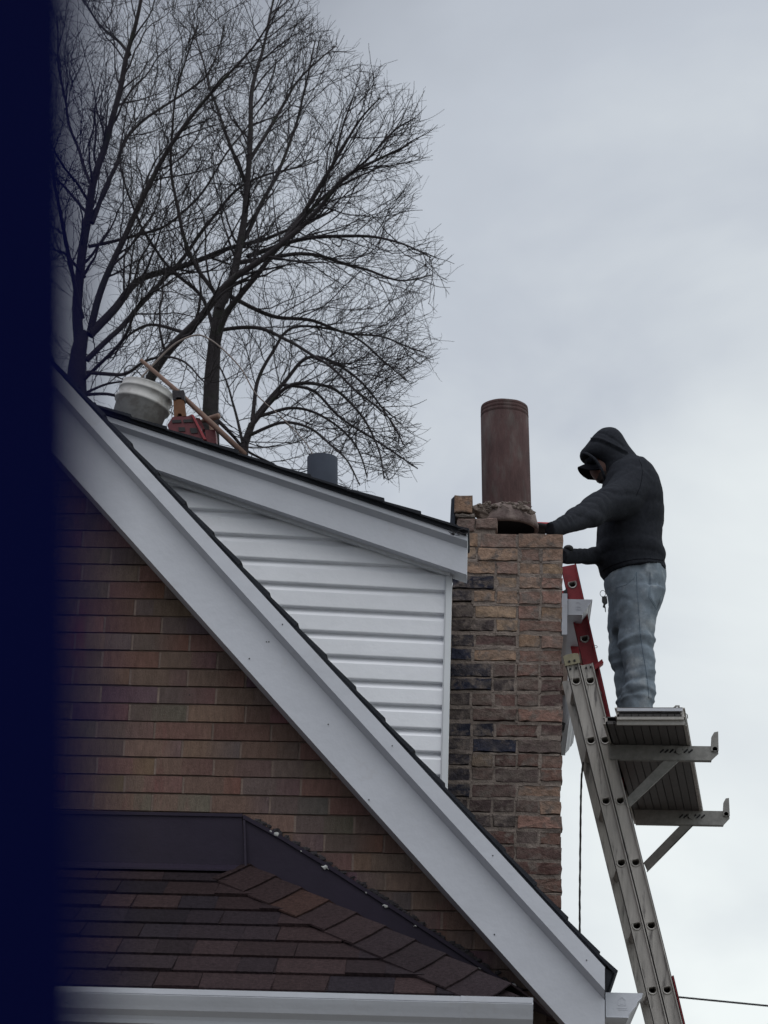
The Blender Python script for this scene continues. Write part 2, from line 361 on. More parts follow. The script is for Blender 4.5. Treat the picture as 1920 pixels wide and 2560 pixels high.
# ------------------------------------------------------------------ dormer
YD = 8.98; YDF = 8.86
Dt = ((236, 1022), (1165, 1331)); Ds1 = ((272, 1054), (1170, 1353)); Ds2 = ((293, 1076), (1168, 1371)); Db = ((390, 1173), (1168, 1437)); Dj = ((402, 1192), (1125, 1440))
def xat(line, Y, X):
    a = P(*line[0], Y); b = P(*line[1], Y); return a.lerp(b, (X-a.x)/(b.x-a.x))
dorm = None
def dstrip(bm, top, bot, Yt, Yb, Yback, x0, x1): strip(bm, top, bot, Yt, Yb, Yback, x0, x1)
# siding: dutch lap courses
bm = BM()
XR = P(1116, 1600, YD).x; XL = P(330, 1200, YD).x-.2
kk = 0; y0 = 1478.3-57.6*5.15
yr = [1478.3+57.6*k for k in range(-7, 14)]
sl = [math.tan(math.radians(3.05-.11*k)) if k > 0 else math.tan(math.radians(3.05)) for k in range(-7, 14)]
for i in range(len(yr)-1):
    def pt(x, i, f):
        ya = yr[i]+(x-1115)*sl[i]; yb = yr[i+1]+(x-1115)*sl[i+1]; return P(x, ya*(1-f)+yb*f, YD)
    prof = [(0.0, .022), (.03, .0215), (.27, .003), (.32, 0.0), (.93, -.003), (.965, -.002), (1.0, .022)]
    A = []; B = []
    for f, d in prof:
        a = pt(250, i, f); b = pt(1118, i, f); A.append(bm.verts.new(a+V((0, d, 0)))); B.append(bm.verts.new(b+V((0, d, 0))))
    for k in range(len(prof)-1): bm.faces.new((A[k], A[k+1], B[k+1], B[k]))
fixn(bm)
# cut away courses above the roofline of the dormer by a real clip
pa = xat(Db, YD, XL); pb = xat(Db, YD, XR)
dirv = (pb-pa); nrm = V((-dirv.z, 0, dirv.x)).normalized()
bmesh.ops.bisect_plane(bm, geom=bm.verts[:]+bm.edges[:]+bm.faces[:], plane_co=pa+nrm*.05, plane_no=nrm, clear_outer=True)
# remove what lies under the main roof
mn = V((slope, 0, -1)).normalized()
bmesh.ops.bisect_plane(bm, geom=bm.verts[:]+bm.edges[:]+bm.faces[:], plane_co=V((APX, 0, APZ-.12)), plane_no=mn, clear_outer=True)
sidg = obj('dormer_siding', bm, 'siding', house, label='white dutch lap siding of the dormer cheek')
# cheek wall body behind the siding
bm = BM(); zr = lambda X, Y: xat(Dt, YDF, X).z
prism(bm, [(XL-.3, roof_z(XL-.3)-.05), (XL, zr(XL, 0)-.06), (XR, zr(XR, 0)-.06), (XR, rz(XR)-.1)], YD+.03, YD+.06)
box(bm, (XR-.04, YD+.06, rz(XR)-.1), (XR+.0, 9.6, zr(XR, 0)-.06)); obj('dormer_wall', bm, 'siding', house)
# corner trim
bm = BM(); q = [P(1116, 1440, YD-.015), P(1130, 1440, YD-.015), P(1118, 1990, YD-.015), P(1103, 1990, YD-.015)]
prism(bm, [(a.x, a.z) for a in q], YD-.016, YD+.06); obj('corner_trim', bm, 'trimgrey', house)
bm = BM(); q = [P(1112.6, 1440, YD-.011), P(1115.7, 1440, YD-.011), P(1102.7, 1990, YD-.011), P(1099.6, 1990, YD-.011)]
prism(bm, [(a.x, a.z) for a in q], YD-.008, YD+.02); obj('corner_channel', bm, 'trimgrey', house)
# J channel under rake
bm = BM(); strip(bm, ((397, 1183), (1125, 1426)), ((402, 1196), (1125, 1439)), YD-.034, YD-.03, YD+.0, 330, 1125)
obj('j_channel', bm, 'trimgrey', house)
def dr(name, t, b, Yt, Yb, Yk, x1=1168):
    bm = BM(); strip(bm, t, b, Yt, Yb, Yk, 180, x1); return obj(name, fixn(bm), 'white', house)
dr('dormer_fascia', ((236, 1030), (1167, 1333)), Ds1, YDF, YDF, YD+.03, 1169)
dr('dormer_drip_strip', Ds1, Ds2, YDF+.0005, YDF+.03, YD+.03)
dr('dormer_rake_board', Ds2, Db, YDF+.0305, YDF+.034, YD+.03)
# dormer roof: shingle courses
bm = BM(); da = P(150, 984, YDF-.02); db = P(1172, 1326, YDF-.02); dd = (db-da); Ld = dd.length; dd.normalize(); dn = V((-dd.z, 0, dd.x))
prism(bm, [(da.x, da.z-.002), (db.x-.01, db.z-.002), (db.x-.01, db.z-.018), (da.x, da.z-.018)], YDF-.01, 9.12)
prism(bm, [(da.x, da.z-.002), (XR-.02, da.z-.002+(XR-.02-da.x)*dd.z/dd.x), (XR-.02, da.z-.018+(XR-.02-da.x)*dd.z/dd.x), (da.x, da.z-.018)], 9.12, 15)
s = 0; rr = random.Random(11)
while s < Ld:
    e1 = min(s+.163, Ld); a = da+dd*s; b = da+dd*e1; xend = b.x
    yo = YDF-.022-rr.uniform(0, .012); yb_ = 9.12 if b.x > XR-.03 else 15; t = rr.uniform(.006, .013)
    prism(bm, [((a+dn*.001).x, (a+dn*.001).z), ((b+dn*t).x, (b+dn*t).z), ((b-dn*.004).x, (b-dn*.004).z), ((a-dn*.006).x, (a-dn*.006).z)], yo, yb_)
    s = e1
droof = obj('dormer_roof', fixn(bm), 'dshingle', house)
# roots/twigs debris at the dormer's end
bm = BM(); rr = random.Random(5)
for k in range(7):
    q = P(1118+rr.uniform(0, 40), 1326+rr.uniform(-2, 12), YDF-.03); pts = [q]
    for j in range(4): q = q+V((rr.uniform(-.015, .02), rr.uniform(-.006, .004), rr.uniform(-.01, .007))); pts.append(q)
    tube(bm, pts, .0018, 4)
setp(obj('debris', bm, 'tar', droof), kind='stuff')
# rear dormer with its own gutter, seen past the chimney
YE = 11.3; q = P(1419, 1498, YE); q2 = P(1481, 1495, YE)
gutter_y('rear_gutter', q.x, YE, 14.3, q.z, house, s=(q2.x-q.x)/.13)
bm = BM(); a = P(1404, 1494, YE+.02); b = P(1418, 1592, YE+.02); box(bm, (a.x, YE-.02, b.z), (q.x-.002, 13.3, a.z+.01)); obj('rear_fascia', bm, 'white', house)
bm = BM(); box(bm, (a.x-.7, YE+.02, b.z+.02), (a.x-.003, 13.2, a.z+.0)); box(bm, (a.x-.7, YE+.05, rz(a.x)-.4), (a.x-.03, 13.2, b.z+.018)); obj('rear_wall', bm, 'gmortar', house)
bm = BM(); tube(bm, [P(1408, 1690, 11.5), P(1412, 1730, 11.5), P(1415, 1765, 11.5), P(1408, 1812, 11.5)], [.03, .034, .034, .02], 10); obj('downspout_elbow', bm, 'white', house, True)
bm = BM(); box(bm, tuple(P(1398, 1725, 11.35)), tuple(P(1418, 1672, 11.45))); obj('wall_bracket', bm, 'gmortar', house)
bm = BM(); pprism(bm, [(1398, 1800), (1414, 1808), (1411, 1826), (1400, 1828)], 11.4, 11.44); obj('strap', bm, 'snap', house)
# ------------------------------------------------------------------ vent pipe
bm = BM(); a = P(806, 1280, 9.12); b = P(806, 1146, 9.12); R = .066
rings = []
for (q, rr_) in [(a, R), (b, R), (b, R-.004), (b-V((0, 0, .2)), R-.004)]:
    rings.append([q+V((math.cos(t)*rr_, math.sin(t)*rr_, 0)) for t in [k*math.tau/24 for k in range(24)]])
loft(bm, rings, caps=False); obj('vent_pipe', fixn(bm), 'vent', house, True)
# ------------------------------------------------------------------ chimney
YC = 9.75
cl = P(1131, 1450, YC).x; crx = P(1405, 1600, YC).x; ztop = P(1320, 1334, YC).z; zb = 5.3
DC = .62
chim = None
bm = BM(); box(bm, (cl+.006, YC+.022, zb), (crx-.006, YC+DC-.01, ztop-.016))
# left remains and step
q = P(1243, 1294, YC); box(bm, (cl+.012, YC+.014, ztop-.09), (q.x-.006, YC+.2, q.z-.004)); box(bm, (cl+.016, YC+.016, ztop-.09), (P(1186, 1290, YC).x-.004, YC+.19, P(1186, 1285, YC).z))
bmesh.ops.subdivide_edges(bm, edges=[e for e in bm.edges], cuts=14, use_grid_fill=True)
for v in bm.verts: v.co += V((noise.noise(v.co*7), noise.noise(v.co*9+V((4, 4, 4))), noise.noise(v.co*8+V((9, 0, 0)))))*.008
chim = obj('chimney', fixn(bm), 'cmortar', house, label='tall worn brick chimney with a broken stepped top')
rnd = random.Random(21)
bm = BM(); lay = bm.loops.layers.float_color.new('Col')
mo = BM()
def rough_brick(x0, x1, z0_, z1_, yf, c, depth=.1, jit=.004, edge=.004, n=5, bm=bm):
    """a brick with a chipped, irregular face outline"""
    o_ = []; i_ = []
    def per(k):  # perimeter points
        w = x1-x0; h = z1_-z0_; pts = []
        nx = max(2, int(w/.028)); nz_ = 2
        for a in range(nx): pts.append((x0+w*a/nx, z0_))
        for a in range(nz_): pts.append((x1, z0_+h*a/nz_))
        for a in range(nx): pts.append((x1-w*a/nx, z1_))
        for a in range(nz_): pts.append((x0, z1_-h*a/nz_))
        return pts
    pr_ = per(0); cx = (x0+x1)/2; cz = (z0_+z1_)/2; fr = []; md = []; bk = []
    for (a, b) in pr_:
        ja = rnd.uniform(-jit, jit); jb = rnd.uniform(-jit, jit); ins = edge*rnd.uniform(.4, 1.6)
        sx = 1 if a > cx else -1; sz = 1 if b > cz else -1
        md.append(V((a+ja*.9, yf+.0035, b+jb*.9))); bk.append(V((a+ja*.6, yf+depth, b+jb*.6)))
        fr.append(V((a+ja-sx*ins, yf+rnd.uniform(-.0015, .002), b+jb-sz*ins)))
    R_ = [[bm.verts.new(q) for q in r] for r in (fr, md, bk)]; n_ = len(fr); fs = []
    cv = bm.verts.new(V((cx+rnd.uniform(-.02, .02), yf-rnd.uniform(-.001, .001), cz)))
    for k in range(n_): fs.append(bm.faces.new((cv, R_[0][(k+1) % n_], R_[0][k])))
    for A, B in zip(R_, R_[1:]):
        for k in range(n_): fs.append(bm.faces.new((A[k], A[(k+1) % n_], B[(k+1) % n_], B[k])))
    fs.append(bm.faces.new(R_[-1]))
    if c is not None:
        setcol(bm, lay, fs, c)
        tint = {}
        for f_ in fs:
            for lp in f_.loops:
                v_ = lp.vert
                if v_ not in tint:
                    k_ = rnd.uniform(.78, 1.18); m_ = rnd.uniform(0, .65)*(rnd.random() < .4); tint[v_] = [q*k_*(1-m_)+w_*m_ for q, w_ in zip(c, (.17, .14, .12))]
                lp[lay] = (*tint[v_], 1)
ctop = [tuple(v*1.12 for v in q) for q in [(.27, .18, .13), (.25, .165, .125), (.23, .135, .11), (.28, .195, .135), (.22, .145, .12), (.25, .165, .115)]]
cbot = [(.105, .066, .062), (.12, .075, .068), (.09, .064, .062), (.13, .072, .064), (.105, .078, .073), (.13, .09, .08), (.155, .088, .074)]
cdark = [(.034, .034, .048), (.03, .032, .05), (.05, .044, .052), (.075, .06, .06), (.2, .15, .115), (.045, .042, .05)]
beds = []
yb0 = 1334.
zrow = ztop; row = 0
ch = (P(1300, 1334, YC).z-P(1300, 1696.5, YC).z)/10
while zrow > zb:
    h = ch; zl = zrow-h; x = cl+rnd.uniform(-.004, .004); first = True
    offs = {0: .106}.get(row % 2, 0)
    wd = crx-cl
    # widths in this course
    patt = [[.1, .2, .2], [.2, .1, .2], [.1, .1, .2, .1], [.1, .1, .1, .1, .1], [.2, .1, .1, .1], [.11, .2, .1, .1], [.1, .2, .2]][rnd.randrange(7)] if row > 0 else [.12, .175, .208]
    sc = (wd-.011*(len(patt)-1))/sum(patt); t = row/26.
    for i, w in enumerate(patt):
        w *= sc; last = i == len(patt)-1
        if row == 7 and i == 0: pass
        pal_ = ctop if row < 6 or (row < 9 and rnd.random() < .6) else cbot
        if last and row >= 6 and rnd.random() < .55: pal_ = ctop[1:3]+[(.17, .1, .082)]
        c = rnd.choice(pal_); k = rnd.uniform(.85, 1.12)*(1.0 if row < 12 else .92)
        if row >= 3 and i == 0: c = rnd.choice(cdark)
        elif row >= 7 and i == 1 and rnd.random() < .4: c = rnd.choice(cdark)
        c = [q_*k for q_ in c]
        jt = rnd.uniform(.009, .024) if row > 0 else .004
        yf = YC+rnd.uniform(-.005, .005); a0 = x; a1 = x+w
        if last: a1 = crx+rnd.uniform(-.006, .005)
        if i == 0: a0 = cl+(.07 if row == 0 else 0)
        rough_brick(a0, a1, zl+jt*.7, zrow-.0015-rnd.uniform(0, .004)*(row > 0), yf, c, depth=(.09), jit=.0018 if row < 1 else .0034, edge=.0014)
        rough_brick(a0-.004, a1+(.008 if not last else -.004), zl-.008, zl+jt*.7-(rnd.uniform(.001, .005) if rnd.random() < .55 else -.002), YC+rnd.uniform(.0, .005), None, .08, .0022, .001, bm=mo)
        if not last: rough_brick(a1-.003, a1+.013, zl+.002, zrow-.002, YC+rnd.uniform(.0, .005), None, .08, .0018, .001, bm=mo)
        if last:  # side (right hand) bricks going back
            yy = yf+.1
            while yy < YC+DC-.05:
                fs = box(bm, (crx-.1, yy, zl+jt*.7), (crx+rnd.uniform(-.004, .003), min(yy+.2, YC+DC), zrow-.003)); setcol(bm, lay, fs, c); yy += .21
        x += w+.011
    zrow = zl; row += 1
# back wall of the chimney top and the broken left remains
def pbrick(px, c, Y=YC, depth=.1, jit=.004):
    q = [P(a, b, Y) for a, b in px]; rough_brick(q[0].x, q[1].x, q[1].z, q[0].z, Y, c, depth, jit)
pbrick([(1143, 1295), (1187, 1326)], (.18, .125, .11)); pbrick([(1189, 1295), (1243, 1322)], (.2, .14, .12)); 
pbrick([(1135, 1237), (1181, 1281)], (.26, .165, .115), depth=.2); pbrick([(1138, 1284), (1186, 1293)], (.2, .17, .15), depth=.2, jit=.006)
fixn(bm)
fs = []
for (a, b, c_) in [((cl, YC+.1), (cl+.1, YC+DC), 0), ((cl+.1, YC+DC-.1), (crx-.1, YC+DC), 0)]:
    fs += box(bm, (a[0]+.004, a[1], ztop-.075), (b[0], b[1], ztop-.005))
setcol(bm, lay, fs, (.25, .17, .13))
obj('mortar_joints', fixn(mo), 'cmortar', chim)
cb = obj('chimney_bricks', bm, 'cbrick', chim, label='uneven old bricks, tan near the top and blackened on the left')
bm = BM()   # thin upright slate left of the stub
pprism(bm, [(1128, 1248), (1136, 1240), (1140, 1250), (1137, 1312), (1125, 1308)], YC+.03, YC+.2); obj('broken_side_brick', fixn(bm), 'vent', chim)
# clay flue
fc = P(1265, 1300, 9.98); FX, FY = fc.x, 9.98
zt_ = P(1261, 1019, FY).z; zb_ = P(1265, 1275, FY).z
Rf = (P(1322, 1100, FY).x-P(1200, 1100, FY).x)/2
bx_ = P(1261, 1100, FY).x; lean = (P(1266.5, 1260, FY).x-P(1261, 1020, FY).x)/(P(1266.5, 1260, FY).z-P(1261, 1020, FY).z)
def fcx(z): return P(1261, 1020, FY).x+lean*(z-P(1261, 1020, FY).z)
bm = BM(); H = []
zz = [(zb_-.03, Rf), (zt_-.056, Rf*.985), (zt_-.052, Rf*.965), (zt_-.049, Rf*.99), (zt_-.036, Rf*.985), (zt_-.033, Rf*.962), (zt_-.030, Rf*.985), (zt_-.018, Rf*.98), (zt_-.015, Rf*.958), (zt_-.012, Rf*.98), (zt_, Rf*.965), (zt_, Rf*.83), (zt_-.5, Rf*.83)]
for z_, r_ in zz: H.append([V((fcx(z_)+math.cos(t)*r_, FY+math.sin(t)*r_, z_+noise.noise(V((math.cos(t)*2, math.sin(t)*2, 0)))*.0012)) for t in [k*math.tau/48 for k in range(48)]])
loft(bm, H, caps=False); obj('flue_pipe', fixn(bm), 'clay', chim, True, label='round reddish brown clay flue standing out of the chimney')
# flared, mortar coated base of the flue
bm = BM(); zr_ = P(1346, 1327, FY).z; cx = P(1266, 1327, FY).x; Rb = P(1346, 1327, FY).x-cx
prof = [(Rf*.9, zr_+.104), (Rf*1.03, zr_+.096), (Rf*1.12, zr_+.085), (Rf*1.2, zr_+.072), (Rb*.955, zr_+.047), (Rb, zr_+.02), (Rb, zr_), (Rb-.018, zr_)]
H = [[V((cx+math.cos(t)*r_*(1+.05*noise.noise(V((math.cos(t)*2, math.sin(t)*2, z_*9)))*.6), FY+math.sin(t)*r_, z_+(.007*noise.noise(V((math.cos(t)*3, math.sin(t)*3, 5))) if i < 5 else 0))) for t in [k*math.tau/48 for k in range(48)]] for i, (r_, z_) in enumerate(prof)]
loft(bm, H, caps=False); fb = obj('flue_base', bm, 'bell', chim, True, label='flared flue base coated in old mortar')
bm = BM(); H = [[V((cx+math.cos(t)*r_, FY+math.sin(t)*r_, z_)) for t in [k*math.tau/32 for k in range(32)]] for r_, z_ in ((Rb-.0185, zr_+.0005), (Rb-.02, zr_+.03), (Rf, zr_+.05), (.01, zr_+.052))]
loft(bm, H, caps=False); obj('sooty_shade_lining', bm, 'soot_shade', chim, True)  # black lining paints in the shade under the hollow base, as well as soot
# rubble around the flue
bm = BM(); rr = random.Random(9)
for (x, y, s_) in [(1196, 1276, 22), (1210, 1270, 16), (1186, 1280, 12), (1222, 1268, 13), (1236, 1264, 9), (1252, 1266, 6), (1300, 1268, 8), (1312, 1272, 9), (1322, 1276, 8), (1205, 1284, 22), (1226, 1276, 16), (1330, 1280, 6), (1190, 1285, 14), (1284, 1268, 6), (1176, 1289, 9)]:
    q = P(x, y, FY-.13 if x > 1230 else FY-.1); r_ = s_/520
    ball(bm, q, (r_, r_*.8, r_*.7), 2)
for v in bm.verts: v.co += V((noise.noise(v.co*45), noise.noise(v.co*45+V((7, 0, 0))), noise.noise(v.co*45+V((0, 7, 0)))))*.014
for k in range(40):
    q = P(rr.uniform(1185, 1330), rr.uniform(1255, 1275), FY-.13); s_ = rr.uniform(.003, .008)
    ball(bm, q, (s_*1.5, s_, s_), 1)
tube(bm, [P(1250, 1260, FY-.14), P(1262, 1266, FY-.15), P(1272, 1272, FY-.15)], .003, 4)
setp(obj('broken_mortar', bm, 'rubble', chim), kind='stuff')
# ------------------------------------------------------------------ hip roof over the bay, flashing, gutter
YG = 7.2
wt = P(612, 2175, YW); zg = P(600, 2476, YG).z; runY = YW-YG; rise = wt.z-zg
HC = V((P(1300, 2494, YG).x, YG, zg)); XLft = -2.6
bm = BM(); lay = bm.loops.layers.float_color.new('Col'); rnd = random.Random(31)
spal = [tuple(v*k for v, k in zip(q, (.85, .9, .95))) for q in [(.034, .021, .022), (.040, .024, .024), (.026, .018, .021), (.030, .020, .022), (.046, .027, .026), (.024, .0175, .021), (.037, .022, .022), (.028, .019, .0215)]]
NR = 8
def rp(x, f, o_=0.): return V((x, YG+runY*f, zg+rise*f))+V((0, -rise, runY)).normalized()*o_
for k in range(NR):
    f0 = k/NR; f1 = (k+1)/NR; x = XLft+rnd.uniform(0, .2)
    xe = HC.x+(wt.x-HC.x)*(f0+f1)/2
    fs = hexa(bm, [rp(XLft, f0-.004, .006), rp(HC.x+(wt.x-HC.x)*f0, f0-.004, .006), rp(HC.x+(wt.x-HC.x)*f1, f1, .001), rp(XLft, f1, .001)],
              [rp(XLft, f0, -.01), rp(HC.x+(wt.x-HC.x)*f0, f0, -.01), rp(HC.x+(wt.x-HC.x)*f1, f1, -.01), rp(XLft, f1, -.01)])
    setcol(bm, lay, fs, (.025, .017, .019))
    while x < xe:
        w = rnd.uniform(.09, .24); c = rnd.choice(spal); kq = rnd.uniform(.85, 1.2); c = [q*kq for q in c]; o_ = rnd.choice((.012, .012, .017))
        x1 = x+w
        a_, b_ = x, min(x1-.002, HC.x+(wt.x-HC.x)*f1)
        if b_ > a_+.02:
            tl = rnd.uniform(-.006, .006)
            fs = hexa(bm, [rp(a_+tl, f0-.012, o_), rp(b_+tl, f0-.012, o_), rp(b_, f1-.01, .004), rp(a_, f1-.01, .004)], [rp(a_+tl, f0-.012, .002), rp(b_+tl, f0-.012, .002), rp(b_, f1-.01, .0), rp(a_, f1-.01, .0)])
            setcol(bm, lay, fs, c)
        x = x1
# right hand face of the hip
DR = V((HC.x, YW, zg))
HW = V((wt.x, YW, wt.z))
fs = hexa(bm, [HC, DR, HW], [HC-V((0, 0, .02)), DR-V((0, 0, .02)), HW-V((0, 0, .02))]); setcol(bm, lay, fs, (.035, .022, .022))
bay = obj('bay_roof', fixn(bm), 'shingle', house, label='low brown shingled hip roof below the gable')
# hip caps
bm = BM(); lay = bm.loops.layers.float_color.new('Col'); hd = (HW-HC); Lh = hd.length; hd.normalize()
nf = V((0, -rise, runY)).normalized(); nr_ = V((rise, 0, HC.x-wt.x)).normalized()
lf = nf.cross(hd).normalized(); lf = lf if lf.x < 0 else -lf           # lies in the front slope, away from the hip
rg = nr_.cross(hd).normalized(); rg = rg if rg.x > 0 else -rg
s = .055; i = 0; nh = (nf+nr_).normalized(); mid_ = (.033, .0215, .0225)
while s < Lh-.02:
    e1 = min(s+.165, Lh+.0); c = rnd.choice(spal); kq = rnd.uniform(.85, 1.12); c = [(q+m_)*.5*kq for q, m_ in zip(c, mid_)]
    if i == 6: c = [.05, .028, .024]
    wv = .165
    def rowp(t, lift, o_):
        b = HC+hd*t; sh = -.05  # cap edge swept down the slope at its sides
        return [b+lf*wv+nf*(lift*.8+o_)+hd*.0, b+lf*wv*.5+nf*(lift+.004+o_), b+nh*(lift+.006+o_), b+rg*wv*.5+nr_*(lift+.004+o_), b+rg*wv+nr_*(lift*.8+o_)]
    A = rowp(s, .024, .0); B = rowp(e1+.02, .015, .0)
    for q in (0, 4): A[q] = A[q]-hd*.055; B[q] = B[q]-hd*.055
    for q in (1, 3): A[q] = A[q]-hd*.04; B[q] = B[q]-hd*.04
    A2 = [q-nh*.006 for q in A]; B2 = [q-nh*.007 for q in B]
    va, vb, va2, vb2 = [[bm.verts.new(q) for q in r] for r in (A, B, A2, B2)]
    fs = []
    for q in range(4):
        fs += [bm.faces.new((va[q], va[q+1], vb[q+1], vb[q])), bm.faces.new((va2[q], vb2[q], vb2[q+1], va2[q+1])), bm.faces.new((va[q], va2[q], va2[q+1], va[q+1]))]
    fs += [bm.faces.new((va[0], vb[0], vb2[0], va2[0])), bm.faces.new((va[4], va2[4], vb2[4], vb[4]))]
    setcol(bm, lay, fs, c); s = e1; i += 1
obj('hip_caps', fixn(bm), 'shingle', bay)
# counter flashing
bm = BM(); yf = YW-.012
pprism(bm, [(-260, 2026), (605, 2040), (612, 2163), (-260, 2146)], yf, YW+.004)
pprism(bm, [(-260, 2019), (606, 2034), (606, 2042), (-260, 2027)], yf-.006, YW+.003)
a0 = P(-260, 2146, yf); a1 = P(612, 2163, yf)   # apron bent out onto the roof
hexa(bm, [a0, a1, a1+V((.0, -.055, -.027)), a0+V((0, -.055, -.027))], [q+V((0, .0, -.006)) for q in (a0, a1, a1+V((0, -.055, -.027)), a0+V((0, -.055, -.027)))])
hexa(bm, [P(607, 2040, yf-.004), P(612, 2175, yf-.03), P(617, 2179, yf-.03), P(613, 2040, yf-.004)], [P(607, 2040, YW), P(612, 2175, YW), P(617, 2179, YW), P(613, 2040, YW)])
fl = [(609, 2040), (700, 2090), (800, 2151), (900, 2215), (1000, 2279), (1100, 2345), (1200, 2412), (1262, 2455), (1325, 2495)]
pprism(bm, fl+[(1325, 2530), (1250, 2520), (611, 2215)], yf+.001, YW+.004)
pprism(bm, [(x, y-4) for x, y in fl]+[(x-2, y+6) for x, y in fl[::-1]], yf-.008, YW+.003)
fls = obj('counter_flashing', fixn(bm), 'flash', house, label='dark brown metal flashing where the low roof meets the wall')
# crumbs of caulk and tar along its top edge
bm = BM(); bt = BM(); rnd = random.Random(77)
for k in range(150):
    x = rnd.uniform(640, 1300); i = max(j for j in range(len(fl)) if fl[j][0] <= x); y = line_px(fl[i], fl[min(i+1, len(fl)-1)], x)[1] if i+1 < len(fl) else 2490
    q = P(x, y-5-rnd.uniform(-2, 5), YW-.012); s_ = rnd.uniform(.003, .009); ball(bt, q, (s_*1.8, s_*.8, s_), 1)
for (x, y, s_) in [(690, 2092, 10), (676, 2086, 6), (811, 2174, 9), (818, 2176, 5), (963, 2270, 7), (1036, 2322, 5), (1278, 2472, 14), (1290, 2478, 10), (1200, 2426, 4), (755, 2133, 4), (916, 2238, 4)]:
    q = P(x, y-6, YW-.018); s_ = s_/650*.8; ball(bm, q, (s_, s_*.5, s_*.55), 2)
for b_ in (bm, bt):
    for v in b_.verts: v.co += V((noise.noise(v.co*90), noise.noise(v.co*80)*.3, noise.noise(v.co*95+V((5, 0, 0)))))*.008
setp(obj('caulk_crumbs', bm, 'caulk', fls), kind='stuff'); setp(obj('tar_crumbs', bt, 'tar', fls), kind='stuff')
# bay gutter
gx1 = P(1152, 2500, YG-.1).x; gx2 = P(1331, 2497, YG-.1).x
zg2 = P(600, 2477, YG-.12).z
bg = gutter_x('bay_gutter', XLft, gx1, YG, zg2, house, 1.0, endr=False)
gutter_x('gutter_end_section', gx1+.0005, gx2, YG-.0005, zg2+.0008, house, 1.015)
bm = BM(); box(bm, (XLft, YG-.002, zg2-.13), (HC.x-.05, YG+.015, zg-.012)); box(bm, (XLft, YG+.015, zg2-.13), (HC.x-.05, YW, zg2-.11)); obj('bay_fascia', bm, 'white', house)
bm = BM(); box(bm, (XLft+.2, YG+.3, 0), (HC.x-.35, YW-.003, zg2-.135)); obj('bay_wall', bm, 'gmortar', house)
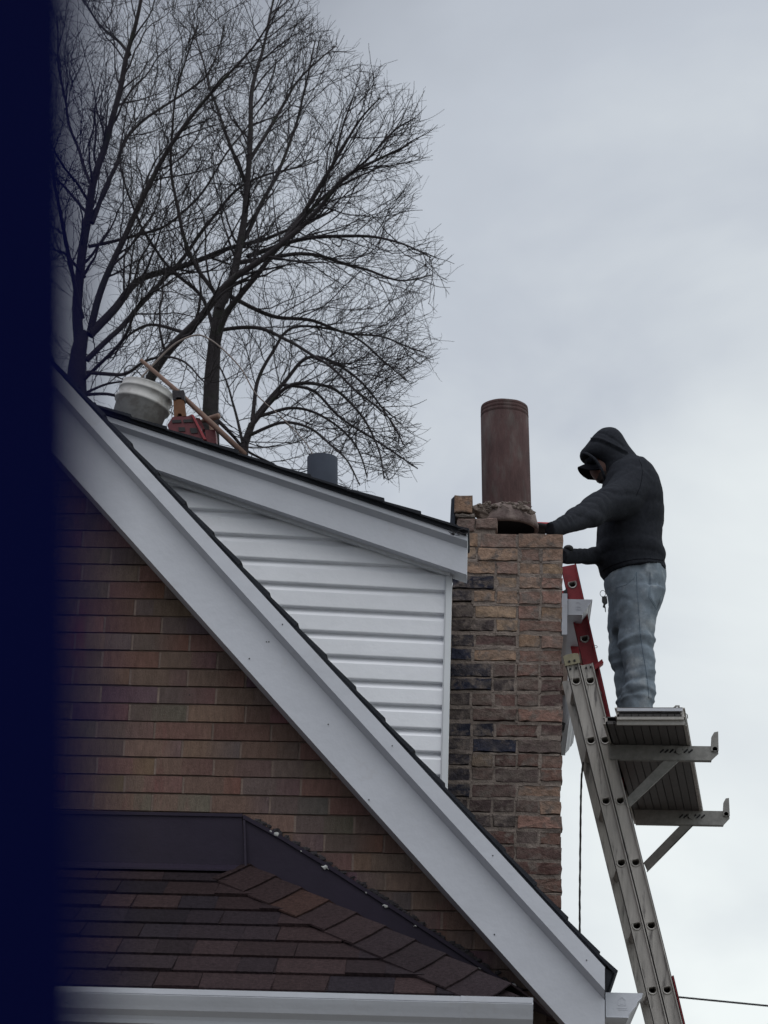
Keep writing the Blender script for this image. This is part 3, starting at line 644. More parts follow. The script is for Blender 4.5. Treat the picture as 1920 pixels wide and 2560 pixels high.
# ------------------------------------------------------------------ ladders
def ladder(name, label, path, Y0, width, bw, railmat, holes_px, sections, rungmat='rim', flange=.012):
    """path: px polyline (top to ground) of the section line on plane Y0; each section = (offset along n, s_start, s_end)"""
    pts = [P(x, y, Y0) for x, y in path]
    d = (pts[-1]-pts[-2]).normalized(); pts.append(pts[-1]+d*((pts[-1].z-.0)/-d.z))
    cum = [0]
    for a, b in zip(pts, pts[1:]): cum.append(cum[-1]+(b-a).length)
    def at(s, n, y):
        i = 0
        while i < len(cum)-2 and s > cum[i+1]: i += 1
        t = (s-cum[i])/(cum[i+1]-cum[i]); q = pts[i].lerp(pts[i+1], t); dd_ = (pts[i+1]-pts[i]).normalized(); nn = V((-dd_.z, 0, dd_.x)); nn = nn if nn.x > 0 else -nn
        return V((q.x, Y0+y, q.z))+nn*n
    root = thing(name, tuple(pts[-1]+V((0, width/2, 0))), label, 'ladder')
    holes0 = P(*holes_px, Y0); s0 = min(range(4000), key=lambda k: (at(k*.001, 0, 0)-V((holes0.x, Y0, holes0.z))).length)*.001
    # n offset of the hole line from path
    for si, (off, sa, sb, yoff) in enumerate(sections):
        sb = min(sb, cum[-1]); hs = [s0+k*.305+(0.0 if si == 0 else .012) for k in range(-6, 40)]; hs = [h for h in hs if sa+.05 < h < sb-.05]
        for side in (0, 1):
            bm = BM(); yw = yoff if side == 0 else width-yoff; sg = -1 if side == 0 else 1
            # web cells with D-shaped holes
            bounds = [sa]+[h+.1525 for h in hs[:-1]]+[sb]
            th = .003
            for h, ba, bb in zip(hs, bounds, bounds[1:]):
                hole = []; ou = []; n_ = 24
                for k in range(n_):
                    t = k*math.tau/n_; dx_, ds_ = math.cos(t), math.sin(t)
                    r_ = .0172
                    hx, hy = dx_*r_, ds_*r_*.95
                    if hy < -.0105: hy = -.0105   # flat tread side of the D (upper side)
                    hole.append((h+hy, hx))
                    W2 = bw/2; up_ = (bb-h) if ds_ > 0 else (h-ba)
                    m_ = min(W2/abs(dx_) if abs(dx_) > 1e-6 else 1e9, up_/abs(ds_) if abs(ds_) > 1e-6 else 1e9)
                    ou.append([h+ds_*m_, dx_*m_])
                # snap nearest points to the four corners
                for cs, cn in ((bb, bw/2), (bb, -bw/2), (ba, bw/2), (ba, -bw/2)):
                    j = min(range(n_), key=lambda q: (ou[q][0]-cs)**2+(ou[q][1]-cn)**2 if True else 0)
                    ou[j] = [cs, cn]
                for y_ in (yw, yw-sg*th):
                    A = [bm.verts.new(at(s_, off+n2, y_)) for s_, n2 in hole]; B = [bm.verts.new(at(s_, off+n2, y_)) for s_, n2 in ou]
                    for k in range(n_): bm.faces.new((A[k], A[(k+1) % n_], B[(k+1) % n_], B[k]))
            # flanges and their lips
            ns = max(2, int((sb-sa)/.4)); 
            for e_ in (-1, 1):
                for (n_in, n_out, y_a, y_b) in ((bw/2-.003, bw/2, 0, sg*flange), (bw/2-.008, bw/2-.0, sg*(flange-.003), sg*flange)):
                    rings = []
                    for k in range(ns+1):
                        s_ = sa+(sb-sa)*k/ns
                        rings.append([at(s_, off+e_*n_in, yw+y_a), at(s_, off+e_*n_out, yw+y_a), at(s_, off+e_*n_out, yw+y_b), at(s_, off+e_*n_in, yw+y_b)])
                    loft(bm, rings)
            rail = obj('rail', fixn(bm), railmat, root)
        bm = None
        for h in hs:
            bm = BM(); rings = []
            for y_, r_ in ((yoff+.003, .0245), (yoff-.003, .0245), (yoff-.005, .0215), (yoff-.003, .0175), (yoff+.004, .0168), (width/2-.01, .0168), (width/2, .002), (width/2+.01, .0168), (width-yoff-.004, .0168), (width-yoff+.003, .0175), (width-yoff+.005, .0215), (width-yoff+.003, .0245), (width-yoff-.003, .0245)):
                rr_ = []
                for k in range(20):
                    t = k*math.tau/20; hy = max(math.sin(t)*r_, -.5*r_-.002); rr_.append(at(h+hy, off+math.cos(t)*r_, y_))
                rings.append(rr_)
            loft(bm, rings, caps=False); obj('rung', bm, rungmat, root)
    return root, at, cum
# silver extension ladder
LY = 10.75
pA = [(1440.4-12.6, 1701.4-56), (1440.4, 1701.4), (1515.6, 2004.4), (1592.8, 2316.3), (1654, 2568)]
silver, atS, cumS = ladder('extension_ladder', 'weathered silver aluminium extension ladder leaning beside the brick chimney, nearer of two ladders', pA, LY, .40, .067, 'alu', (1440.4, 1701.4),
    [(0, 0, 7.3, 0.0), (.0675, .045, 30, .004)])
# plastic end caps on the near rail
for side in (0,):
    bm = BM(); yw = -.016
    pr_ = [(-.012, -.038), (-.018, -.02), (-.018, .02), (-.012, .038), (.035, .038), (.038, -.038)]
    hexa(bm, [atS(max(0, a)+.0, b, yw)+((atS(0, b, yw)-atS(.1, b, yw)).normalized()*(-a if a < 0 else 0)) for a, b in pr_], [atS(max(0, a), b, yw+.028)+((atS(0, b, yw)-atS(.1, b, yw)).normalized()*(-a if a < 0 else 0)) for a, b in pr_])
    for a, b in ((.02, -.014), (.02, .012)): tube(bm, [atS(a, b, yw-.004), atS(a, b, yw+.002)], .006, 8, mi=1)
    for a, b in ((.055, -.016), (.055, .014)): tube(bm, [atS(a, b, -.006), atS(a, b, .002)], .0055, 8, mi=1)
    obj('end_cap', fixn(bm), ['capy', 'snap'], silver)
for a, b in ((.062, .062), (.062, .084)):
    bm = BM(); tube(bm, [atS(a, b, -.004), atS(a, b, .006)], .0045, 8); obj('rivet', bm, 'snap', silver)
# red ladder behind
RY = 11.45
pB = [(1431-10.5, 1460-46), (1431, 1460), (1505, 1790), (1550, 2010), (1618, 2290), (1682, 2560)]
red, atR, cumR = ladder('extension_ladder', 'red fibreglass extension ladder standing behind the silver one', pB, RY, .42, .082, 'redfg', (1431, 1460),
    [(0, 0, 4.2, 0.0), (.02, 2.2, 30, .03)], flange=.022)
bm = BM()   # pulley hook and guide bracket on the red rail
q = atR(.47, .04, -.02); tube(bm, [q+V((math.cos(t)*.014, 0, math.sin(t)*.007)) for t in [k*math.tau/12 for k in range(13)]], .0015, 5, caps=False)
obj('wire_ring', bm, 'snap', red)
bm = BM(); hexa(bm, [atR(.575, .005, -.03), atR(.545, .062, -.03), atR(.565, .066, -.03), atR(.6, .005, -.03)], [atR(.575, .005, .02), atR(.545, .062, .02), atR(.565, .066, .02), atR(.6, .005, .02)]); obj('guide_bracket', fixn(bm), 'redfg', red)
bm = BM()
hexa(bm, [P(1408, 1478, RY-.05), P(1418, 1470, RY-.05), P(1418, 1496, RY-.05), P(1408, 1496, RY-.05)], [P(1408, 1478, RY), P(1418, 1470, RY), P(1418, 1496, RY), P(1408, 1496, RY)]); obj('rung_lock', fixn(bm), 'black', red)
# rope
bm = BM(); Yp_ = LY+.25
pts = [P(1458, 1905, Yp_), P(1454, 1940, Yp_), P(1452, 2010, Yp_), P(1451, 2090, Yp_), P(1450, 2180, Yp_), P(1449.5, 2260, Yp_), P(1449.5, 2335, Yp_), P(1449, 2560, Yp_), P(1449, 3400, Yp_)]
q_ = []
for a, b in zip(pts, pts[1:]):
    for k in range(8): q_.append(a.lerp(b, k/8)+V((random.uniform(-.0006, .0006), 0, 0)))
tube(bm, q_, [.0052+.0006*math.sin(i*1.9) for i in range(len(q_))], 7)
o = obj('rope', bm, 'rope', None, True, origin=tuple(pts[-1])); setp(o, 'thin dark rope hanging straight down behind the silver ladder', 'rope')
# ------------------------------------------------------------------ ladder jacks and planks
J1 = LY; zP = P(1640, 1865, J1).z; J2 = PZ(1700, 2029, zP).y
def jack(px, Y, label, dx, dy):
    D = lambda l: [P(x+dx, y+dy, Y) for x, y in l]
    def pp(bm, l, Y0, Y1):
        q = [P(x, y, Y) for x, y in l]; prism(bm, [(a.x, a.z) for a in q], Y0, Y1)
    root = thing('ladder_jack', tuple(P(*px['root'], Y)), label, 'ladder jack', 'pair of ladder jacks carrying the planks')
    bm = BM(); l = px['bar']; w = .03
    pp(bm, l, Y-.002, Y+.002)
    q = [P(x, y, Y) for x, y in l]
    # turned flanges
    for (a, b) in ((q[0], q[1]), (q[3], q[4])):
        hexa(bm, [a+V((0, 0, .0)), b, b+V((0, 0, -.003)), a+V((0, 0, -.003))], [a+V((0, w, 0)), b+V((0, w, 0)), b+V((0, w, -.003)), a+V((0, w, -.003))])
    bar = obj('bar', fixn(bm), 'galv', root)
    for (x, y) in px['slots']: 
        bm = BM(); a = P(x-4, y+4, Y); b = P(x+5, y-4, Y); tube(bm, [V((a.x, Y-.003, a.z)), V((b.x, Y-.003, b.z))], .0042, 5); obj('slot', bm, 'black', bar)
    bm = BM(); x, y = px['white']; a = P(x, y, Y); tube(bm, [P(px['bolt'][0], px['bolt'][1], Y)+V((0, -.012, 0)), P(px['bolt'][0], px['bolt'][1], Y)+V((0, .02, 0))], .016, 12); obj('bolt', bm, 'galv', bar)
    bm = BM(); x, y = px['bolt2']; tube(bm, [P(x, y, Y)+V((0, -.012, 0)), P(x, y, Y)+V((0, .012, 0))], .012, 10); obj('bolt', bm, 'galv', bar)
    bm = BM(); pp(bm, px['hook'], Y-.012, Y+.02); obj('end_stop', fixn(bm), 'galv', root)
    bm = BM(); pp(bm, px['brace'], Y+.006, Y+.01); q = [P(x, y, Y) for x, y in px['brace']]
    hexa(bm, [q[1]+V((0, .006, 0)), q[2]+V((0, .006, 0)), q[2]+V((-.003, .006, .003)), q[1]+V((-.003, .006, .003))], [q[1]+V((0, .034, 0)), q[2]+V((0, .034, 0)), q[2]+V((-.003, .034, .003)), q[1]+V((-.003, .034, .003))])
    hexa(bm, [q[0]+V((0, .006, 0)), q[3]+V((0, .006, 0)), q[3]+V((.003, .006, -.003)), q[0]+V((.003, .006, -.003))], [q[0]+V((0, .034, 0)), q[3]+V((0, .034, 0)), q[3]+V((.003, .034, -.003)), q[0]+V((.003, .034, -.003))])
    obj('brace', fixn(bm), 'galv', root)
    return root
jack(dict(root=(1535, 1890), bar=[(1520, 1862), (1794, 1866), (1796, 1885), (1779, 1901), (1525, 1897)], slots=[(1654+k*12, 1878) for k in range(7)], white=(1739, 1888), bolt=(1698, 1878), bolt2=(1787, 1874),
    hook=[(1777, 1878), (1779, 1842), (1785, 1832), (1795, 1830), (1796, 1878)], brace=[(1662, 1899), (1697, 1901), (1570, 2020), (1560, 2002)]), J1-.01, 'near steel ladder jack bracing the planks from the silver ladder, under the man', 0, 0)
jack(dict(root=(1600, 2050), bar=[(1585, 2024), (1822, 2028), (1824, 2047), (1809, 2063), (1590, 2059)], slots=[(1702+k*11, 2041) for k in range(6)], white=(1770, 2050), bolt=(1728, 2041), bolt2=(1815, 2036),
    hook=[(1807, 2040), (1809, 2006), (1814, 1997), (1822, 1996), (1824, 2040)], brace=[(1703, 2060), (1734, 2062), (1619, 2178), (1609, 2156)]), J2-.01, 'far steel ladder jack below the back end of the planks', 0, 0)
# planks
def plank(name, label, L4, zt, th, Yhook, gro=True):
    """L4: near-left, near-right, far-right, far-left bottom corners"""
    nl, nr, fr_, fl_ = L4; up_ = V((0, 0, th)); root = thing(name, tuple((nl+nr+fr_+fl_)/4), label, 'plank', 'aluminium planks on the ladder jacks')
    bm = BM(); t = .003
    n = 9
    for k in range(n):
        a = nl.lerp(nr, k/n); b = nl.lerp(nr, (k+1)/n-.012); c = fl_.lerp(fr_, (k+1)/n-.012); d = fl_.lerp(fr_, k/n)
        z_ = V((0, 0, 0.003 if k % 2 else 0.0))
        hexa(bm, [a+z_, b+z_, c+z_, d+z_], [a+V((0, 0, .012)), b+V((0, 0, .012)), c+V((0, 0, .012)), d+V((0, 0, .012))])
    hexa(bm, [nl+V((.002, .003, .0125)), nr+V((-.002, .003, .0125)), fr_+V((-.002, -.003, .0125)), fl_+V((.002, -.003, .0125))], [q+V((0, 0, .004)) for q in (nl+V((.002, .003, .0125)), nr+V((-.002, .003, .0125)), fr_+V((-.002, -.003, .0125)), fl_+V((.002, -.003, .0125)))])
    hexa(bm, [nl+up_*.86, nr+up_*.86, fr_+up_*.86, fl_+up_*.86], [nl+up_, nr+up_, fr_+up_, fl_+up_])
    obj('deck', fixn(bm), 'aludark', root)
    for a, b, sg in ((nl, fl_, -1), (nr, fr_, 1)):
        bm = BM(); dx = V((.004*sg, 0, 0)); 
        hexa(bm, [a-dx*2, a+dx, b+dx, b-dx*2], [q+up_ for q in (a-dx*2, a+dx, b+dx, b-dx*2)])
        ex = V((.008*sg, 0, 0))
        for zz_ in (0, th-.006): hexa(bm, [q+V((0, 0, zz_)) for q in (a+dx, a+dx+ex, b+dx+ex, b+dx)], [q+V((0, 0, zz_+.005)) for q in (a+dx, a+dx+ex, b+dx+ex, b+dx)])
        obj('side_rail', fixn(bm), 'alu', root)
    return root
z1 = zP+.004
nl, nr = PZ(1514, 1812, z1), PZ(1711, 1812, z1); ym = (nl.y+nr.y)/2; nl.y = nr.y = ym
nl.x, nr.x = P(1514, 1812, ym).x, P(1711, 1812, ym).x
frp = PZ(1757, 2064, z1); flp = frp-(nr-nl)
lowp = plank('plank', 'wider lower aluminium plank with grooved underside resting on both ladder jacks', (nl, nr, frp, flp), z1, .036, 0)
bm = BM(); q = [P(1542, 1793, ym-.02), P(1709, 1793, ym-.02), P(1710, 1800, ym-.02), P(1542, 1800, ym-.02)]; prism(bm, [(a.x, a.z) for a in q], ym-.03, ym+.01)
q = [P(1542, 1800.5, ym-.01), P(1711, 1800.5, ym-.01), P(1711, 1812, ym-.01), P(1542, 1812, ym-.01)]; prism(bm, [(a.x, a.z) for a in q], ym-.012, ym+.002)
obj('end_hook_bar', fixn(bm), 'rim', lowp)
bm = BM(); tube(bm, [P(1711, 1790, ym), P(1715, 1784, ym), P(1718, 1787, ym), P(1719, 1796, ym)], .003, 6); tube(bm, [P(1712, 1797, ym), P(1716, 1805, ym), P(1712, 1814, ym)], .004, 6); obj('hook', bm, 'galv', lowp)
z2 = z1+.054; y2 = ym-.03
ul, ur = P(1543, 1792, y2), P(1706, 1792, y2); z2 = ul.z
dv = (frp-nr)*.97
upp = plank('plank', 'narrower aluminium plank lying on top of the lower one under the man\'s feet', (ul, ur, ur+dv, ul+dv), z2, .045, 0)
bm = BM(); q = [P(1543, 1771, y2-.01), P(1706, 1771, y2-.01), P(1706, 1778, y2-.01), P(1543, 1778, y2-.01)]; prism(bm, [(a.x, a.z) for a in q], y2-.015, y2+.02)
obj('end_bar', fixn(bm), 'white', upp)  # bare aluminium; bright sky reflected in it is put into the white colour
bm = BM(); tube(bm, [P(1683, 1772, y2+.02), P(1690, 1765, y2+.02), P(1697, 1765, y2+.02), P(1698, 1772, y2+.02)], .005, 6); obj('latch', bm, 'galv', upp)
ZF = P(1620, 1771, y2).z
# ------------------------------------------------------------------ tools on the dormer roof
YK = 9.18; ax = V((-dd.z, 0, dd.x)).normalized()   # roof normal
c0 = P(330, 1084, YK+.03); top = P(374, 962, YK+.03); axv = (top-c0).normalized(); sd_ = V((axv.z, 0, -axv.x)); yv = V((0, 1, 0))
Rt = (P(433, 987, YK)-P(313, 945, YK)).length/2; Hb = (top-c0).length
bk = thing('bucket', tuple(c0), 'dirty white plastic bucket standing tilted on the dormer roof', 'bucket')
bm = BM(); prof = [(0, Rt*.9), (Hb*.62, Rt*1.0), (Hb*.63, Rt*1.085), (Hb*.68, Rt*1.095), (Hb*.69, Rt*1.02), (Hb*.84, Rt*1.025), (Hb*.85, Rt*1.06), (Hb*.88, Rt*1.06), (Hb*.89, Rt*1.02), (Hb*.98, Rt*1.0), (Hb, Rt*1.015), (Hb*1.0, Rt*.97), (Hb*.2, Rt*.88), (Hb*.2, 0.001)]
H = [[c0+axv*(z_-.02)+(sd_*math.cos(t)+yv*math.sin(t))*r_ for t in [k*math.tau/40 for k in range(40)]] for z_, r_ in prof]
loft(bm, H, caps=True); obj('tub', fixn(bm), 'bucket', bk, True)
bm = BM(); hp = c0+axv*Hb*.7-yv*Rt*1.08; pts = [c0+axv*Hb*.72+sd_*Rt*1.1]
for k in range(13):
    t = k/12*math.pi; pts.append(c0+axv*(Hb*.72-math.sin(t)*.05)+sd_*math.cos(t)*Rt*1.12+yv*math.sin(t)*Rt*1.12)
tube(bm, pts, .002, 5); obj('handle', bm, 'snap', bk)
# red tool with an orange neck
YT = 9.14
rt_ = thing('masonry_tool', tuple(P(505, 1085, YT)), 'red slotted tool with an orange neck and black cap beside the white bucket', 'tool')
bm = BM(); pprism(bm, [(430, 1100), (418, 1062), (432, 1042), (470, 1040), (478, 1036), (512, 1098), (515, 1110)], YT, YT+.05); body = obj('body', fixn(bm), 'redp', rt_)
for px in ([(430, 1050), (452, 1049), (454, 1056), (431, 1057)], [(458, 1049), (480, 1048), (483, 1055), (459, 1056)], [(446, 1068), (462, 1068), (463, 1078), (447, 1078)], [(474, 1070), (492, 1070), (494, 1082), (478, 1083)]):
    bm = BM(); pprism(bm, px, YT-.004, YT+.002); obj('slot', fixn(bm), 'black', body)
bm = BM(); pprism(bm, [(478, 1036), (484, 1037), (516, 1098), (509, 1098)], YT-.012, YT+.052); obj('side_flange', fixn(bm), 'redfg', body)
bm = BM(); pprism(bm, [(433, 1000), (459, 998), (465, 1042), (456, 1042), (453, 1034), (446, 1033), (441, 1042), (435, 1042)], YT, YT+.04)
neck = obj('neck', fixn(bm), 'orange', rt_)
bm = BM(); pprism(bm, [(430, 976), (460, 976), (461, 999), (457, 999), (452, 993), (441, 993), (439, 999), (432, 999)], YT-.005, YT+.045); obj('cap', fixn(bm), 'tar', rt_)
bm = BM(); pprism(bm, [(488, 1043), (500, 1046), (512, 1072), (505, 1074)], YT+.06, YT+.09); pprism(bm, [(513, 1075), (538, 1074), (541, 1108), (516, 1108)], YT+.03, YT+.1); obj('foot', fixn(bm), 'redp', rt_)
# wooden pole
bm = BM(); tube(bm, [P(352, 900, YT+.1), P(440, 975, YT+.08), P(520, 1050, YT+.02), P(612, 1136, YT-.05)], [.0085, .0105, .012, .0125], 10)
o = obj('wooden_pole', bm, 'wood', None, True, origin=tuple(P(612, 1136, YT-.05))); setp(o, 'long reddish wooden pole slanting over the dormer roof behind the bucket', 'pole')
bm = BM(); tube(bm, [P(497, 1056, YT+.16), P(520, 1048, YT+.13), P(547, 1040, YT+.1)], [.007, .0125, .0135], 10); tube(bm, [P(525, 1052, YT+.14), P(531, 1088, YT+.12), P(533, 1110, YT+.12)], .009, 8)
o = obj('mallet', bm, 'wood', None, True, origin=tuple(P(530, 1110, YT+.12))); setp(o, 'short wooden mallet right of the red slotted tool', 'mallet')
bm = BM(); pts = [P(350, 948, YT+.22), P(392, 902, YT+.22), P(440, 858, YT+.22), P(488, 838, YT+.22), P(520, 846, YT+.22), P(560, 876, YT+.22), P(605, 925, YT+.22), P(640, 985, YT+.22), P(700, 1040, YT+.22), P(770, 1115, YT+.22), P(800, 1190, YT+.22)]
q_ = []
for i in range(len(pts)-1):
    p0, p1, p2, p3 = pts[max(0, i-1)], pts[i], pts[i+1], pts[min(len(pts)-1, i+2)]
    for k in range(5):
        t = k/5; q_.append(.5*((2*p1)+(-p0+p2)*t+(2*p0-5*p1+4*p2-p3)*t*t+(-p0+3*p1-3*p2+p3)*t**3))
tube(bm, q_, [.005-.003*i/len(q_) for i in range(len(q_))], 7)
o = obj('flexible_rod', bm, 'redwood', None, True, origin=tuple(pts[-1])); setp(o, 'pale thin rod bent in an arc above the bucket and red tool', 'rod')
bm = BM(); pts = [P(478, 968, YT+.3), P(500, 1005, YT+.3), P(520, 1040, YT+.3), P(545, 1078, YT+.28), P(575, 1118, YT+.25)]; tube(bm, pts, [.003, .003, .004, .004, .004], 6)
# ------------------------------------------------------------------ trees
YT_ = 22.
CP = [(-500, -400), (760, -200), (800, 50), (860, 95), (930, 150), (1010, 225), (1060, 250), (1076, 370), (1058, 470), (1075, 560), (1118, 640), (1105, 720), (1075, 800), (1108, 890), (1040, 960), (1020, 1050), (1068, 1130), (1000, 1215), (930, 1240), (850, 1330), (-500, 1500)]
def inside(x, y):
    c = False; j = len(CP)-1
    for i in range(len(CP)):
        xi, yi = CP[i]; xj, yj = CP[j]
        if (yi > y) != (yj > y) and x < (xj-xi)*(y-yi)/(yj-yi)+xi: c = not c
        j = i
    return c
class TB:
    def __init__(s): s.v = []; s.f = []
    def tube(s, pts, r0, r1, n):
        m = len(pts); base = len(s.v); rf = None
        for i, q in enumerate(pts):
            a = pts[max(0, i-1)]; b = pts[min(m-1, i+1)]; t = (b-a).normalized()
            rf = t.orthogonal().normalized() if rf is None else (rf-t*rf.dot(t)).normalized()
            bn = t.cross(rf); r = r0+(r1-r0)*i/(m-1)
            for k in range(n): s.v.append(q+(rf*math.cos(k*math.tau/n)+bn*math.sin(k*math.tau/n))*r)
        for i in range(m-1):
            for k in range(n): s.f.append((base+i*n+k, base+i*n+(k+1) % n, base+(i+1)*n+(k+1) % n, base+(i+1)*n+k))
    def build(s, name, mt, parent):
        me = bpy.data.meshes.new(name); org = ORG[parent]; me.from_pydata([q-org for q in s.v], [], s.f); me.materials.append(M[mt])
        for f in me.polygons: f.use_smooth = True
        o = bpy.data.objects.new(name, me); COL.objects.link(o); o.parent = parent; ORG[o] = org; return o
rt3 = random.Random(42)
def smoothpath(pts, n=5):
    q_ = []
    for i in range(len(pts)-1):
        p0, p1, p2, p3 = pts[max(0, i-1)], pts[i], pts[i+1], pts[min(len(pts)-1, i+2)]
        for k in range(n):
            t = k/n; q_.append(.5*((2*p1)+(-p0+p2)*t+(2*p0-5*p1+4*p2-p3)*t*t+(-p0+3*p1-3*p2+p3)*t**3))
    q_.append(pts[-1]); return q_
def wander(p, d, ln, step, jit, lift):
    pts = [p.copy()]; d = d.copy(); n = max(2, int(ln/step)); ox = rt3.gauss(0, 24); oy = rt3.gauss(0, 24)
    for i in range(n):
        d = (d+V((rt3.gauss(0, jit), rt3.gauss(0, jit), rt3.gauss(0, jit)+lift))).normalized(); p = p+d*step; x, y = proj(p)
        if not inside(x+ox, y+oy): break
        pts.append(p)
    return pts
def sub(d, ang):
    a = d.orthogonal().normalized(); a.rotate(Matrix.Rotation(rt3.uniform(0, math.tau), 3, d)); a.y *= .75
    return (d*math.cos(ang)+a.normalized()*math.sin(ang)).normalized()
def grow(tb, pts, r0, lvl, sp, s0=.15):
    """children along a branch"""
    if lvl > 3 or len(pts) < 2: return
    L_ = sum((b-a).length for a, b in zip(pts, pts[1:])); s = L_*s0 if lvl == 1 else sp*.5; cum = 0; i = 0
    while i < len(pts)-1:
        a, b = pts[i], pts[i+1]; sl_ = (b-a).length
        while s < cum+sl_:
            q = a.lerp(b, (s-cum)/sl_); d = (b-a).normalized(); f = s/L_
            ang = math.radians(rt3.uniform(22, 52)); nd = sub(d, ang)
            if lvl == 1: ln = rt3.uniform(.7, 1.8)*(1.1-.4*f); st = .09; rr_ = max(.006, r0*.4*(1-.6*f)); r1 = .0026; n_ = 4; nx = .15; jit = .13; lift = .05
            elif lvl == 2: ln = rt3.uniform(.3, .8)*(1.1-.4*f); st = .075; rr_ = .0036; r1 = .0019; n_ = 3; nx = .115; jit = .16; lift = .035
            else: ln = rt3.uniform(.1, .32); st = .045; rr_ = .0023; r1 = .0013; n_ = 3; nx = 1; jit = .24; lift = .03
            if lvl >= 2: nd = (nd+V((0, 0, .12))).normalized()
            c = wander(q, nd, ln, st, jit, lift)
            if len(c) > 1:
                tb.tube(c, rr_, r1, n_); grow(tb, c, rr_, lvl+1, nx)
            s += sp*rt3.uniform(.55, 1.45)
        cum += sl_; i += 1
def tree(label, trunk, limbs, x0, sp=.2):
    base = P(*trunk[0][:2], YT_); base = V((base.x, YT_, 0)); root = thing('bare_tree', tuple(base), label, 'tree', 'bare trees behind the house')
    tb = TB(); pts = [base]+[P(x, y, YT_) for x, y, w in trunk]; w = [trunk[0][2]*1.3]+[t[2] for t in trunk]
    for i in range(len(pts)-1): tb.tube([pts[i], pts[i].lerp(pts[i+1], .5), pts[i+1]], w[i]/470, w[i+1]/470, 10)
    tb.build('trunk', 'bark', root)
    lb = TB(); tw = TB(); known = [(x, y, 0.) for x, y, w_ in trunk]
    for (wa, wb, dep, l) in limbs:
        n = len(l); d0 = min(known, key=lambda k: (k[0]-l[0][0])**2+(k[1]-l[0][1])**2)[2]
        pp = [P(x, y, YT_+d0+(dep-d0*.6)*(i/(n-1))**1.2) for i, (x, y) in enumerate(l)]
        q = smoothpath(pp, 7)
        for k in q: kx, ky = proj(k); known.append((kx, ky, k.y-YT_))
        q = q; q = [a+V((noise.noise(a*1.7), noise.noise(a*1.9+V((5, 5, 5))), noise.noise(a*1.8+V((9, 1, 2)))))*.035 for a in q]
        lb.tube(q, wa/430, wb/430, 7)
        grow(tw, q, wa/480, 1, sp)
    lb.build('limbs', 'bark', root); tw.build('crown', 'twig', root)
    return root
tree('bare tree with dark trunk rising left of the bucket at the blurred left edge', [(194, 1100, 52), (190, 950, 50), (196, 880, 40), (206, 830, 32)], [
    (26, 5, -.6, [(196, 860), (198, 700), (225, 520), (265, 350), (320, 150), (352, 0), (370, -120)]),
    (22, 4, .8, [(222, 840), (290, 770), (350, 700), (440, 670), (540, 630), (650, 600), (760, 560), (840, 520)]),
    (18, 3, -1, [(225, 830), (262, 700), (330, 560), (395, 420), (470, 300), (560, 200), (640, 110), (700, 20)]),
    (14, 3, 1.2, [(215, 900), (330, 790), (420, 690), (520, 560), (600, 470), (700, 430), (800, 400)]),
    (10, 3, -1.5, [(200, 960), (300, 860), (350, 760), (430, 700)]),
    (12, 3, -1.2, [(208, 800), (170, 650), (140, 500), (110, 300), (90, 100)]),
    (12, 3, 1.5, [(230, 560), (290, 420), (330, 330), (410, 260), (520, 180), (560, 60)]),
    (9, 3, 1.1, [(240, 480), (190, 360), (150, 200), (140, 40)]),
    (10, 3, -1.4, [(222, 930), (300, 940), (370, 900), (450, 905), (520, 960)]),
    (8, 3, .4, [(212, 985), (270, 962), (340, 955)]), (9, 3, .4, [(212, 985), (280, 990), (330, 1010), (400, 1040)]),
    (9, 3, .9, [(222, 620), (300, 600), (420, 560), (520, 460), (600, 330), (680, 240)]),
    (8, 2, -.8, [(212, 700), (160, 640), (120, 620), (60, 560)]), (8, 2, .8, [(225, 540), (160, 470), (100, 420), (40, 330)]), (9, 3, .6, [(330, 140), (250, 60), (180, -40)])], 0, .175)
tree('tallest bare tree with a straight double stem rising behind the red tool', [(527, 1130, 44), (526, 1030, 40), (530, 940, 38), (536, 860, 32), (548, 770, 28)], [
    (24, 4, .5, [(545, 780), (580, 690), (602, 613), (619, 463), (631, 231), (660, 120), (690, -40)]),
    (18, 3, -.8, [(536, 880), (560, 800), (600, 740), (680, 640), (740, 560), (840, 400), (900, 300), (950, 240)]),
    (26, 4, -1.2, [(350, 1010), (385, 935), (430, 870), (500, 800), (580, 705), (690, 620), (780, 540), (860, 450), (940, 400), (1020, 360)]),
    (14, 3, 1, [(560, 760), (590, 650), (640, 540), (700, 420), (740, 300), (770, 180), (790, 100)]),
    (12, 3, 1.3, [(590, 660), (700, 640), (800, 640), (900, 670), (1000, 700), (1080, 690)]),
    (12, 3, -1.3, [(620, 640), (760, 600), (880, 590), (980, 600), (1080, 640)]),
    (11, 3, .9, [(560, 740), (680, 790), (780, 800), (860, 830), (960, 850), (1060, 880)]),
    (11, 3, -.6, [(548, 760), (480, 640), (440, 520), (430, 380), (450, 200), (500, 60)]),
    (10, 3, -1.1, [(540, 830), (640, 820), (720, 850), (800, 900), (880, 960), (960, 1030), (1010, 1110)]),
    (10, 3, 1.2, [(619, 463), (560, 330), (520, 200), (480, 60)]), (10, 3, .8, [(625, 400), (700, 270), (760, 180), (840, 120)]),
    (9, 3, -.9, [(700, 610), (800, 500), (900, 420), (980, 330), (1040, 290)]),
    (9, 3, .7, [(460, 830), (380, 810), (320, 840), (280, 900)]),
    (10, 3, 1.1, [(540, 850), (500, 740), (400, 640), (330, 520), (300, 400), (320, 250)]),
    (9, 3, -.5, [(740, 560), (820, 440), (850, 340), (880, 240)])], 0, .175)
